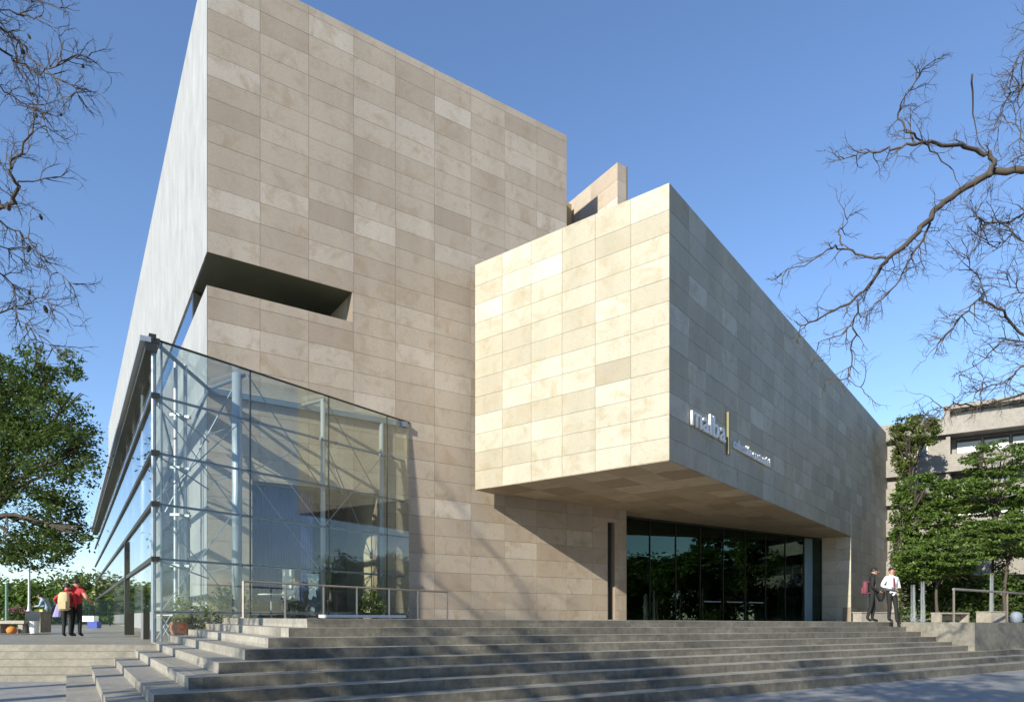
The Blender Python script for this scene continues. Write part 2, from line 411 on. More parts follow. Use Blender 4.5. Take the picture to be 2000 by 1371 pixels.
# --- tower front (wall A)
uC0, uC1 = uA(493), uA(738); zC = zpx(938, FA.xy(uC0)[1])
uS0, uS1 = uA(1187), uA(1201); zS = zpx(1019, FA.xy(uS0)[1])
BASE = -2.2
opA = [(-.01, uN, Z_N0, Z_N1), (uC0, uC1, BASE-1, zC), (uS0, uS1, -.02, zS)]
wallA = backing(FA, 'tower_front_wall', 0, uEndA, BASE, Z_TOP_A, opA)
wallA2 = backing(FA, 'entrance_side_wall', uEndA, uEndLow, BASE, Z_UND, opA)
ujA = [0]+[uA(p) for p in (505, 600, 688, 768, 845, 915, 982, 1043, 1107)]
wd = (ujA[-1]-ujA[0])/9
ujA = [i*wd for i in range(10)]
zjA = [Z_N1+i*HT for i in range(-18, 15)]
zjA = [z for z in zjA if BASE+1.2 < z < Z_TOP_A-.2]
zjA = [BASE+.9]+zjA+[Z_TOP_A]
tiles(FA, wallA, ujA, zjA, opA)
ujA2 = [uEndA, uEndA+wd*.9]; 
while ujA2[-1]+wd < uEndLow-.3: ujA2.append(ujA2[-1]+wd)
ujA2.append(uEndLow)
tiles(FA, wallA2, ujA2, [z for z in zjA if z < Z_UND-.2]+[Z_UND], opA)
# loggia cut into the tower corner
m = MB(); DN = 3.4
P = lambda u, n: FA.xy(u, n)
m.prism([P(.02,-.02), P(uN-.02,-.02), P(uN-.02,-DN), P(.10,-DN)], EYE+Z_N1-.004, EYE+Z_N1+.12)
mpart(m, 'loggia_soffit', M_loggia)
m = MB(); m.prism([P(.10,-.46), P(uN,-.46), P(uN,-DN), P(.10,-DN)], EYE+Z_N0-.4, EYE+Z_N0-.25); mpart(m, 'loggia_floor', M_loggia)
m = MB(); FA.hexa(m, uN, uN+.3, Z_N0-.3, Z_N1+.1, -DN, -.452); mpart(m, 'loggia_jamb', M_stone)
m = MB(); FA.hexa(m, .5, uN, Z_N0-.3, Z_N1, -DN-.25, -DN)
bw = mpart(m, 'loggia_back_wall', M_stone)
m = MB()
for a, b in ((uN*.42, uN*.72), (uN*.78, uN*.97)): FA.hexa(m, a, b, Z_N0-.2, Z_N1-.18, -DN, -DN+.03)
put(m.build('window_pane', M_white, bw))
# --- tower side (wall L), slot window, roof, rear walls
LL = FL.upx(212)
uSl = FL.upx(374)
m = MB(); FL.hexa(m, .46, LL, Z_N1, Z_TOP_A, -.45, .014); 
FL.hexa(m, .003, .459, Z_N1+.002, Z_TOP_A-.002, .003, .0139)
mpart(m, 'side_wall_upper', M_plaster)
m = MB(); FL.hexa(m, .46, LL, BASE, Z_N0, -.45, .014); FL.hexa(m, .003, .459, BASE, Z_N0-.002, .003, .0139); mpart(m, 'side_wall_lower', M_plaster)
m = MB(); FL.hexa(m, uSl, LL-.5, Z_N0, Z_N1, -.10, -.03); mpart(m, 'slot_window', glass_mat('slot_glass', (.1,.14,.2), (.85,.92,1), 1.8, .35))
m = MB(); FL.hexa(m, uSl-.25, uSl, Z_N0, Z_N1, -.5, -.02); mpart(m, 'slot_frame', M_dark)
m = MB(); m.prism([FA.xy(.1,-.1), FA.xy(uEndA-.1,-.1), addv(FA.xy(uEndA-.1,-.1), e2, LL-1), addv(FA.xy(.1,-.1), e2, LL-1)], EYE+Z_TOP_A-.7, EYE+Z_TOP_A-.35)
mpart(m, 'tower_roof', M_conc)
m = MB(); q0 = FA.xy(uEndA,-.46); FE = Frame(q0, AL, 1); FE.hexa(m, 0, LL, Z_UND, Z_TOP_A, -.45, 0)
Frame(FL.xy(LL), AA).hexa(m, .5, uEndA, BASE, Z_TOP_A, -.46, -.03); mpart(m, 'tower_rear_wall', M_plaster)
# dark glazed doors in the side wall inside the pavilion
for a, b, zt in ((FL.upx(372), FL.upx(353), 1000), (FL.upx(346), FL.upx(318), 1012)):
    a, b = min(a, b), max(a, b); zt = zpx(zt, FL.xy(a)[1])
    m = MB(); FL.hexa(m, a, b, BASE+1, zt, .004, .05); dr = mpart(m, 'side_door', M_dark)
    m = MB(); FL.hexa(m, a+.12, b-.12, BASE+1.1, zt-.12, .05, .056); put(m.build('door_pane', M_glass_bldg, dr))
# --- cafe opening in wall A
DC = 3.0
m = MB(); m.prism([P(uC0-.1,-.46), P(uC1+.05,-.46), P(uC1+.05,-DC), P(uC0-.1,-DC)], EYE+zC-.004, EYE+zC+.1); mpart(m, 'cafe_soffit', M_ochre)
m = MB(); FA.hexa(m, uC1, uC1+.3, BASE, zC+.05, -DC, -.452); mpart(m, 'cafe_jamb', M_stone)
m = MB(); FA.hexa(m, uC0-.3, uC0, BASE, zC+.05, -DC, -.452); mpart(m, 'cafe_jamb', M_stone)
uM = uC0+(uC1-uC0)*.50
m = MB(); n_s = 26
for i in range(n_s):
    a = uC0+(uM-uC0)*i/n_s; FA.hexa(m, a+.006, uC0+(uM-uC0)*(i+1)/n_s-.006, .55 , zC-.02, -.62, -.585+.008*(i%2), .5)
bl = mpart(m, 'sky_reflection_blind', M_blue)  # striped blind; its blue stands in for sky mirrored in the glass
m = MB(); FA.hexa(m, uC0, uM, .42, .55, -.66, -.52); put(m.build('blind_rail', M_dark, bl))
m = MB(); FA.hexa(m, uC0, uC1+.3, BASE, zC, -DC-6.2, -DC-6); FA.hexa(m, uC0-.3, uC0-.1, BASE, zC, -DC-6, -DC); FA.hexa(m, uC1+.3, uC1+.5, BASE, zC, -DC-6, -DC)
m.prism([P(uC0-.3,-DC), P(uC1+.5,-DC), P(uC1+.5,-DC-6.2), P(uC0-.3,-DC-6.2)], EYE+zC+.02, EYE+zC+.3); mpart(m, 'cafe_interior', M_black)
m = MB()
for i in range(5):
    a = uM+(uC1-uM)*i/4; FA.hexa(m, a-.03, a+.03, -.2, zC, -DC, -DC+.08)
FA.hexa(m, uM, uC1, zC*.55, zC*.55+.08, -DC-.01, -DC+.07); fr_ = mpart(m, 'cafe_window_frame', M_dark)
for i in range(4):
    a = uM+(uC1-uM)*i/4; b = uM+(uC1-uM)*(i+1)/4; m = MB(); FA.hexa(m, a+.03, b-.03, -.2, zC, -DC+.02, -DC+.04); put(m.build('window_pane', M_glass_dark, fr_))
# narrow slot window beside the entrance
m = MB(); FA.hexa(m, uS0, uS1, -.02, zS, -.30, -.27); mpart(m, 'slot_window', M_glass_bldg)
m = MB(); FA.hexa(m, uEndLow, uEndLow+.02, BASE, Z_UND, -.45, -.002); mpart(m, 'wall_end', M_stone)
# --- overhanging block: front F and long side R
fW = sF
backF = backing(FF, 'overhang_front_wall', 0.02, fW, Z_UND+.002, Z_TOP_R, [])
nrow = 11; h0 = (Z_TOP_R-Z_UND)/(nrow+1.18)
zjR = [Z_UND+i*h0 for i in range(nrow+1)]+[Z_TOP_R]
ujF = [fW*i/6 for i in range(7)]
tiles(FF, backF, ujF, zjR, [], sunlit_bias=.12)  # sun-facing front toned paler, sunlight put into the slab colour
backR = backing(FR, 'overhang_side_wall', 0.02, uR2, BASE, Z_TOP_R, [(-1, uR1, BASE-1, Z_UND)])
ujR = [0]; 
while ujR[-1]+1.42 < uR2-.5: ujR.append(ujR[-1]+1.42)
ujR.append(uR2)
zlow = []
z = Z_UND-h0
while z > -1.2: zlow.append(z); z -= h0
tiles(FR, backR, ujR, sorted(zlow)+zjR, [(-1, uR1, BASE-1, Z_UND)])
G1p = FF.xy(0); 
FRet = Frame(FR.xy(uR1), AR-R_(90), -1)                      # return wall at the right of the entrance
uG = FRet.upx(1604); GR = FRet.xy(uG)
FG = Frame(GR, AA)                                           # entrance glass plane, parallel to the tower front
uGl = FG.upx(1215)
GLp = FG.xy(uGl)
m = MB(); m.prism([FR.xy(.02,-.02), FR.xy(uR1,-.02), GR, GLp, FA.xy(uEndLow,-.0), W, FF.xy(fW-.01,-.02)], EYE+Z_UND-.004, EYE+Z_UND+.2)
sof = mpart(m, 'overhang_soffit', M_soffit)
# soffit slabs
k = 0
m = MB()
cx0 = FR.xy(0)
for i in range(22):
    for j in range(-1, 6):
        a, b = i*1.42, (i+1)*1.42; c, d = -(j+1)*1.17, -j*1.17
        pp = [FR.xy(a+.006, d-.006), FR.xy(b-.006, d-.006), FR.xy(b-.006, c+.006), FR.xy(a+.006, c+.006)]
        ok = b <= uR1+.05 and d <= .01 and all(FA.n[0]*(x-A0[0])+FA.n[1]*(y-A0[1]) > .05 for x, y in pp)
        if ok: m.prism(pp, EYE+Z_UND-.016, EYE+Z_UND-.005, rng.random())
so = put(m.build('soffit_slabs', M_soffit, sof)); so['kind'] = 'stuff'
backRet = backing(FRet, 'return_wall', 0.47, uG, BASE, Z_UND, [])
tiles(FRet, backRet, [0.001, uG*.5, uG], sorted(zlow)+[Z_UND], [], sunlit_bias=.1)  # return wall slabs also paler, carrying the sun that strikes them
m = MB(); FFm = Frame(PFL, AR); FFm.hexa(m, 0.02, sW+.2, Z_UND, Z_TOP_R, .0, .3)
mpart(m, 'overhang_left_wall', M_stone)
E0 = FR.xy(uR2); E2 = addv(E0, (-eR[1], eR[0]), 16)
m = MB(); m.prism([FR.xy(.1,-.1), FR.xy(uR2-.1,-.1), addv(FR.xy(uR2-.1,-.1), (-eR[1],eR[0]), 15), FA.xy(uEndLow+8,-6), FA.xy(uEndA,-1), W, FF.xy(fW-.1,-.1)], EYE+Z_TOP_R-.6, EYE+Z_TOP_R-.3)
mpart(m, 'overhang_roof', M_conc)
m = MB(); FE2 = Frame(E0, AR-R_(90), 1); FE2.hexa(m, .46, 16, BASE, Z_TOP_R, -.4, 0); mpart(m, 'end_wall', M_plaster)
# entrance: frame, panes, lobby
ent = put(MB().prism([(0,0),(1,0),(1,1)],-9,-8.9).build('entrance_glazing', M_dark, museum)); 
m = MB(); NP = 9; gw = -uGl/NP
FG.hexa(m, uGl, 0, Z_UND-.09, Z_UND-.001, -.06, .06); FG.hexa(m, uGl, 0, -.35, -.12, -.05, .05)
for i in range(NP+1): FG.hexa(m, uGl+gw*i-.014, uGl+gw*i+.014, -.12, Z_UND-.09, -.045, .045)
bpy.data.objects.remove(ent); ent = mpart(m, 'entrance_frame', M_dark)
for i in range(NP):
    m = MB(); FG.hexa(m, uGl+gw*i+.014, uGl+gw*(i+1)-.014, -.12, Z_UND-.09, -.012, .0); put(m.build('entrance_pane', M_glass_dark, ent))
    if i in (3, 4, 5):
        m = MB(); FG.hexa(m, uGl+gw*i+.25, uGl+gw*(i+1)-.25, .86, .92, .04, .07); put(m.build('door_handle', M_alu, ent))
lob = [FG.xy(uGl,-.1), FG.xy(0,-.1), FG.xy(0,-14), FG.xy(uGl,-14)]
m = MB(); m.prism(lob, EYE+Z_UND+.01, EYE+Z_UND+.3); FG.hexa(m, uGl, 0, -1, Z_UND, -14.3, -14); FG.hexa(m, uGl-.3, uGl, -1, Z_UND, -14, -.1); FG.hexa(m, 0, .3, -1, Z_UND, -14, -.1)
m.prism(lob, EYE-.4, EYE-.16); mpart(m, 'lobby', M_black)
u_a = FG.upx(1546, -1.6); m = MB(); FG.hexa(m, u_a, u_a+1.0, -.16, Z_UND, -2.6, -1.6); mpart(m, 'lobby_pier', M_stone)
u_a = FG.upx(1571); m = MB(); FG.hexa(m, u_a, u_a+.75, -.12, Z_UND-.1, .01, .03); mpart(m, 'sky_reflection_fin', simple('fin_painted_sky', (.20,.30,.34), .2, .06, 2))  # end pane painted with the pale blue of reflected sky
u_a = FG.upx(1455, -6); m = MB(); FG.hexa(m, u_a, u_a+1.5, 3.0, 3.9, -6.1, -6); mpart(m, 'lobby_reflection_panel', M_ochre)  # panel added in place of a yellow reflection in the entrance glass
# --- thin blade wall rising on the roof
Yb = 29.0; b0 = (at(1206,0,Yb).x, Yb); zb = zpx(317, Yb)
FB = Frame(b0, AL, -1); FBe = Frame(b0, AA)
m = MB(); FB.hexa(m, .01, 7, 8, zb, -.6, -TH); bl_ = mpart(m, 'roof_blade_wall', M_joint)
zjB = [zb-i*.72 for i in range(12)][::-1]
tiles(FB, bl_, [0, 1.75, 3.5, 5.2, 7], zjB, [], sunlit_bias=.12)  # lit face of the blade toned paler than its end, as sunlight
tiles(FBe, bl_, [0, .6], zjB, [])
m = MB(); FB.hexa(m, 2.9, 3.4, 9, zpx(404, 31.5), .2, .9); FB.hexa(m, 3.4, 6, 9, zpx(404, 31.5), .2, 1.1); mpart(m, 'roof_plant_block', M_ochre)

# the 300 largest slabs are objects, the rest one field per wall
tile_list.sort(key=lambda r: -r[0])
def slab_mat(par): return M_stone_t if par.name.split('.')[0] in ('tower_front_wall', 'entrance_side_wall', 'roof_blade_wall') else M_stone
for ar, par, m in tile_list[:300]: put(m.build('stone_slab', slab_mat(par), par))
rest = {}
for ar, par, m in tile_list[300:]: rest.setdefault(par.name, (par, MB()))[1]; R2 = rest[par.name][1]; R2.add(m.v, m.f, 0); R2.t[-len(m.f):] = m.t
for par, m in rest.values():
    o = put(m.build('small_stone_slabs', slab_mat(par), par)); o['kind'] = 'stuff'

# --- lettering on the long side
def text_mesh(body, name, size, frame, u, z, mat, parent, sx=1.0, ext=.04, off=0.0, n=.07, width=None):
    cu = bpy.data.curves.new('lettering', 'FONT'); cu.body = body; cu.size = size; cu.extrude = ext; cu.offset = off; cu.resolution_u = 3
    to = bpy.data.objects.new('lettering', cu); COL.objects.link(to)
    dg = bpy.context.evaluated_depsgraph_get(); me = bpy.data.meshes.new_from_object(to.evaluated_get(dg))
    bpy.data.objects.remove(to)
    xs = [v.co.x for v in me.vertices]; w0 = max(xs)-min(xs); x0 = min(xs)
    if width: sx = width/w0
    for v in me.vertices:
        a, b, c = v.co; v.co = frame.p(u+(a-x0)*sx, z+b, n+c)
    me.materials.clear(); me.materials.append(mat); me.update()
    o = bpy.data.objects.new(name, me); COL.objects.link(o); o.parent = parent
    return o, w0*sx
us_ = FR.upx(1347); ue_ = FR.upx(1413); p0 = FR.p(us_, 0)
sign = thing('wall_sign', 'white raised lettering with an olive bar mounted on the shaded side wall', 'sign', FR.p(us_, 0))
def sput(o): o.matrix_parent_inverse = Matrix.Translation(-FR.p(us_, 0)); return o
z_s = zpx(829, FR.xy(us_)[1]); xh = zpx(789, FR.xy(us_)[1])-z_s
size = xh/.50*.74
tot = ue_-us_; ws = {'m':.30,'a':.185,'l':.07,'b':.205}
x = us_; sc_ = tot/(ws['m']+2*ws['a']+ws['l']+ws['b']+.12)
for ch in 'malba':
    o, _ = text_mesh(ch, 'raised_letter', size, FR, x, z_s, M_white, sign, width=ws[ch]*sc_, off=.012, n=.06, ext=.035); sput(o)
    x += (ws[ch]+.03)*sc_
ub = FR.upx(1419); Yb_ = FR.xy(ub)[1]
m = MB(); FR.hexa(m, ub-.07, ub+.07, zpx(888, Yb_), zpx(806, Yb_), .03, .11); sput(m.build('sign_bar', M_yellow, sign))
uw = FR.upx(1429); Yw = FR.xy(uw)[1]; ue2 = FR.upx(1500)
z_w = zpx(874, Yw); 
x = uw+.05
for word, wd_ in (('colección', .47), ('costantini', .50)):
    o, ww = text_mesh(word, 'raised_word', .52, FR, x, z_w, M_white, sign, width=(ue2-uw)*wd_, off=.006, n=.05, ext=.03); sput(o)
    x += ww+(ue2-uw)*.03

# ------------------------------------------------------------------ glass pavilion
gEnd = uA(800); GE = FA.xy(gEnd)
kg = (300-CX)/FPX; eP = (math.sin(AP), math.cos(AP)); sG = (GE[0]-kg*GE[1])/(eP[0]-kg*eP[1]); G0 = (GE[0]-sG*eP[0], GE[1]-sG*eP[1]); YG = G0[1]
FP = Frame(G0, AP); FS = Frame(G0, AL, -1)
ZR = [zpx(y, YG) for y in (663, 770, 882, 982, 1090, 1195)]
ZPL = zk(4)-EYE-.006; ZPT = zk(0)-EYE
pav = thing('glass_pavilion', 'steel framed glass pavilion wrapped round the stone tower foot with cable bracing', 'pavilion', (G0[0], G0[1], 0))
def ppart(m, name, mat, smooth=False):
    o = m.build(name, mat, pav, smooth); o.matrix_parent_inverse = Matrix.Translation((-G0[0], -G0[1], 0)); return o
uc = [0, FP.upx(490), FP.upx(643), FP.upx(757), sG-.02]
def zg(x, y): return ZPT+tilt(x, y)
for i in range(4):
    a, b = uc[i], uc[i+1]
    for j in range(5):
        m = MB(); FP.hexa(m, a+.012, b-.012, ZR[j+1]+.012, ZR[j]-.012, -.014, 0); ppart(m, 'glass_pane', M_glass_b if i < 1 else M_glass_g)
    m = MB(); FP.hexa(m, a+.012, b-.012, ZPT-.2 if i else ZPL-.1, ZR[5]-.012, -.014, 0); ppart(m, 'glass_pane', M_glass_b if i < 1 else M_glass_g)
for j, z in enumerate(ZR):
    m = MB()
    if j == 0: FP.hexa(m, -.02, sG, z, z+.035, -.06, .02)
    else: m.tube([FP.p(.02, z, -.09), FP.p(sG-.03, z, -.09)], .035 if j < 5 else .05, 7)
    ppart(m, 'transom', M_dark if j == 0 else M_steel)
    if 0 < j:
        for u in uc[1:-1]:
            m = MB(); m.tube([FP.p(u-.28, z-.02, -.05), FP.p(u, z, -.16), FP.p(u+.28, z-.02, -.05)], .028, 6)
            for q in (-.28, .28): m.box(FP.p(u+q, z-.02, -.03), (.08,.08,.07))
            ppart(m, 'glass_clamp', M_steel)
for u, r, nn in ((uc[1]-.16, .135, -.42), (uc[2], .075, -.30), (uc[3], .075, -.30)):
    m = MB(); m.tube([FP.p(u, ZPT-.3, nn), FP.p(u, ZR[0]-.02, nn)], r, 14); ppart(m, 'column', M_col, True)
for u in uc[1:-1]:
    m = MB(); FP.hexa(m, u-.018, u+.018, ZPT-.3, ZR[0], -.05, -.018); ppart(m, 'mullion', M_dark)
# corner post
m = MB(); m.tube([FP.p(.06, ZPL-.1, -.12), FP.p(.06, ZR[0], -.12)], .06, 8); m.tube([FP.p(.22, ZPL-.1, -.05), FP.p(.22, ZR[0], -.05)], .025, 6); ppart(m, 'corner_post', M_steel)
for pxx, yy in ((343, 18.4), (362, 18.6)):
    b = at(pxx, 0, yy); m = MB(); m.tube([(b.x, b.y, EYE+ZPL-.1), (b.x, b.y, EYE+ZR[0])], .05, 8)
    for z in ZR[1:]: m.box((b.x, b.y, EYE+z-.06), (.26,.12,.07))
    ppart(m, 'inner_post', M_alu)
# ledger on the tower wall, roof struts, cables
m = MB(); FA.hexa(m, -.1, gEnd-.15, ZR[0]-.20, ZR[0]-.02, .02, .16); ppart(m, 'ledger_beam', M_steel)
A_t = FA.p(0, ZR[0]-.1, .2)
for a in (FP.p(.1, ZR[0]-.03, -.1), FP.p(uc[1], ZR[0]-.05, -.3), FP.p(uc[2], ZR[0]-.05, -.2)):
    b = A_t if a.x < -6 else FA.p(gEnd*.42, ZR[0]-.1, .2)
    m = MB(); m.tube([a, b], .055, 7); ppart(m, 'roof_strut', M_steel)
def cable(a, b, r=.016): m = MB(); m.tube([a, b], r, 5); ppart(m, 'bracing_rod', M_steel)
for i, j0, j1 in ((0,1,3),(0,3,1),(1,0,2),(1,2,4),(2,0,2),(2,1,4),(0,3,5),(3,1,3)):
    cable(FP.p(uc[i]+.1, ZR[j0], -.3), FP.p(uc[i+1]-.1, ZR[j1], -.3))
for j in (1, 2, 4):
    cable(A_t+Vector((0,0,ZR[j]-ZR[0])), FP.p(uc[1], ZR[j], -.35), .022); cable(A_t+Vector((0,0,ZR[j]-ZR[0]-.2)), FP.p(.1, ZR[j], -.15), .022)
cable(FP.p(uc[1]-.1, ZR[0]-.1, -.4), FP.p(.9, ZR[3], -1.2), .022)
cable(FP.p(.2, ZR[1]+.1, -.2), FL.p(1.2, ZR[3], .3), .03); cable(A_t, FS.p(1.6, ZR[3], -.2), .045)
for a, b in ((FP.p(.3, ZR[5], -.25), FP.p(uc[1]-.3, ZR[3], -.5)), (FP.p(.2, ZR[2], -.4), FL.p(.6, ZR[4], .3)), (FL.p(2.5, ZR[1], .3), FP.p(.15, ZR[2], -.2)), (FP.p(uc[1]+.1, ZR[2], -.35), FA.p(gEnd*.45, ZR[1], .2)),
             (FP.p(uc[2], ZR[1], -.3), FA.p(gEnd*.62, ZR[2], .2)), (FP.p(uc[2], ZR[3], -.3), FP.p(uc[3], ZR[1], -.3)), (FL.p(3.4, ZR[0]-.1, .3), FP.p(.2, ZR[1], -.2)), (FP.p(uc[1], ZR[1], -.4), FP.p(uc[2], ZR[3], -.3))):
    m = MB(); m.tube([a, b], .014, 5); ppart(m, 'bracing_rod', M_alu)
# roof glass
m = MB(); zt = EYE+ZR[0]+.02
m.prism([FP.xy(.05,-.1), FP.xy(sG*.5,-.1), FA.xy(gEnd*.45,.03), FA.xy(0,.05)], zt, zt+.015); ppart(m, 'roof_pane', M_glass_side)
m = MB(); m.prism([FP.xy(sG*.5+.02,-.1), FP.xy(sG-.2,-.1), FA.xy(gEnd*.45+.03,.03)], zt, zt+.015); ppart(m, 'roof_pane', M_glass_side)
# long side facade
LS = 44.0; nb = 14; bw_ = LS/nb
dS = abs(FL.n[0]*(G0[0]-A0[0])+FL.n[1]*(G0[1]-A0[1]))
for i in range(nb):
    a, b = bw_*i, bw_*(i+1)
    for j in range(5):
        m = MB(); FS.hexa(m, a+.012, b-.012, ZR[j+1]+.012, ZR[j]-.35*(j == 0)-.012, -.014, 0); ppart(m, 'side_pane', M_glass_side)
    m = MB(); m.prism([FS.xy(a+.1,-.1), FS.xy(b-.01,-.1), FS.xy(b-.01,-dS+.04), FS.xy(a+.01,-dS+.04) if i else addv(A0, FL.n, .05)], zt, zt+.015); ppart(m, 'roof_pane', M_glass_side)
    if i not in (0,):
        m = MB(); FS.hexa(m, a-.03, a+.03, ZPL if i == 1 else ZR[4], ZR[0], -.18, -.03); ppart(m, 'side_mullion', M_dark)
for j, z in enumerate(ZR[:5]):
    m = MB(); FS.hexa(m, 0, LS, z-.07, z+.05, -.14, .05); ppart(m, 'side_transom', M_dark)
m = MB(); FS.hexa(m, 0, LS, ZR[0]-.30, ZR[0]-.08, -.08, .18); FS.hexa(m, 0, LS, ZR[0]+.05, ZR[0]+.14, -.06, .10); ppart(m, 'gutter', M_dark)
m = MB(); FS.hexa(m, -.01, LS, ZR[0]-.08, ZR[0]+.048, .055, .30); ppart(m, 'gutter_lip', M_alu)
us1 = FS.upx(248); b = FS.p(us1, 0, .1)
m = MB(); FS.hexa(m, us1-.14, us1+.14, ZPL-.05, ZR[3]-.1, -.22, .08); ppart(m, 'door_post', M_dark)
us2 = FS.upx(275); m = MB(); m.tube([FS.p(us2, ZPL-.1, -.12), FS.p(us2, ZR[0], -.12)], .12, 10); ppart(m, 'side_column', M_alu, True)

# ------------------------------------------------------------------ railings, curb, small things on the platform
def railing(name, label, pts, h, post_at, r=.03, mat=M_rail):
    t = thing(name, label, 'railing', pts[0])
    inv = Matrix.Translation(-Vector(pts[0]))
    m = MB(); m.tube([Vector(p)+Vector((0,0,h)) for p in pts], r, 8); o = m.build('handrail', mat, t); o.matrix_parent_inverse = inv
    A, B = Vector(pts[0]), Vector(pts[-1])
    for f in post_at:
        p = A.lerp(B, f); m = MB(); m.box(p+Vector((0,0,h/2)), (.045,.045,h)); m.box(p+Vector((0,0,.01)), (.1,.1,.02)); o = m.build('post', mat, t); o.matrix_parent_inverse = inv
    return t
def plat(x, y): return Vector((x, y, zk(0)+tilt(x, y)))
ra = at(475, 0, 17.5); FRl = Frame((ra.x, ra.y), R_(36.3)); ul = FRl.upx(874)
pr = [FRl.upx(p)/ul for p in (475, 557, 632, 697, 760, 816, 874)]
a = plat(*FRl.xy(0)); b = plat(*FRl.xy(ul))
railing('railing', 'metal handrail with square posts in front of the glass pavilion', [a, b], .94, pr, .028)
a = FRl.xy(FRl.upx(637)-.02, .5); 
m = MB(); FC = Frame(FRl.xy(0, .55), R_(36.3)); m.prism([FC.xy(FC.upx(638)), FC.xy(FC.upx(793)), FC.xy(FC.upx(793), -.35), FC.xy(FC.upx(638), -.35)], zk(0)+.03, zk(0)+.11)
tag(m.build('curb_slab', M_white), 'long white slab lying at the foot of the handrail', 'slab')
c = addv(B0, e1, .0); 
rb = at(1862, 0, 22.2); FRb = Frame((rb.x, rb.y), AA)
a = Vector((*FRb.xy(0), zk(0)+.005+tilt(*FRb.xy(0)))); b = Vector((*FRb.xy(9), zk(0)+.005+tilt(*FRb.xy(9))))
railing('railing', 'metal handrail standing on the concrete ramp wall at the right', [a, b], 1.08, [.003, FRb.upx(1967)/9, .95], .04)

# ------------------------------------------------------------------ people
def mat_flat(name, col, rough=.8): return simple(name, col, rough, .1, 14)
M_skin = mat_flat('skin', (.42,.22,.14), .55); M_hair = mat_flat('dark_hair', (.012,.010,.009), .6)
M_suit = mat_flat('dark_suit', (.010,.010,.011)); M_shirt = mat_flat('white_shirt', (.82,.82,.84)); M_trs = mat_flat('black_trousers', (.009,.009,.009))
M_red = mat_flat('red_shirt', (.42,.025,.03)); M_tan = mat_flat('tan_canvas', (.50,.40,.22)); M_lil = mat_flat('lilac_cloth', (.30,.26,.50))
M_shoe = mat_flat('black_shoe', (.01,.01,.01), .4); M_blu = mat_flat('pale_denim', (.30,.38,.46)); M_jeans = mat_flat('jeans', (.20,.27,.36)); M_mar = mat_flat('maroon_canvas', (.16,.04,.06)); M_org = mat_flat('orange_plastic', (.60,.20,.03)); M_pink = mat_flat('pink_petals', (.45,.12,.24))

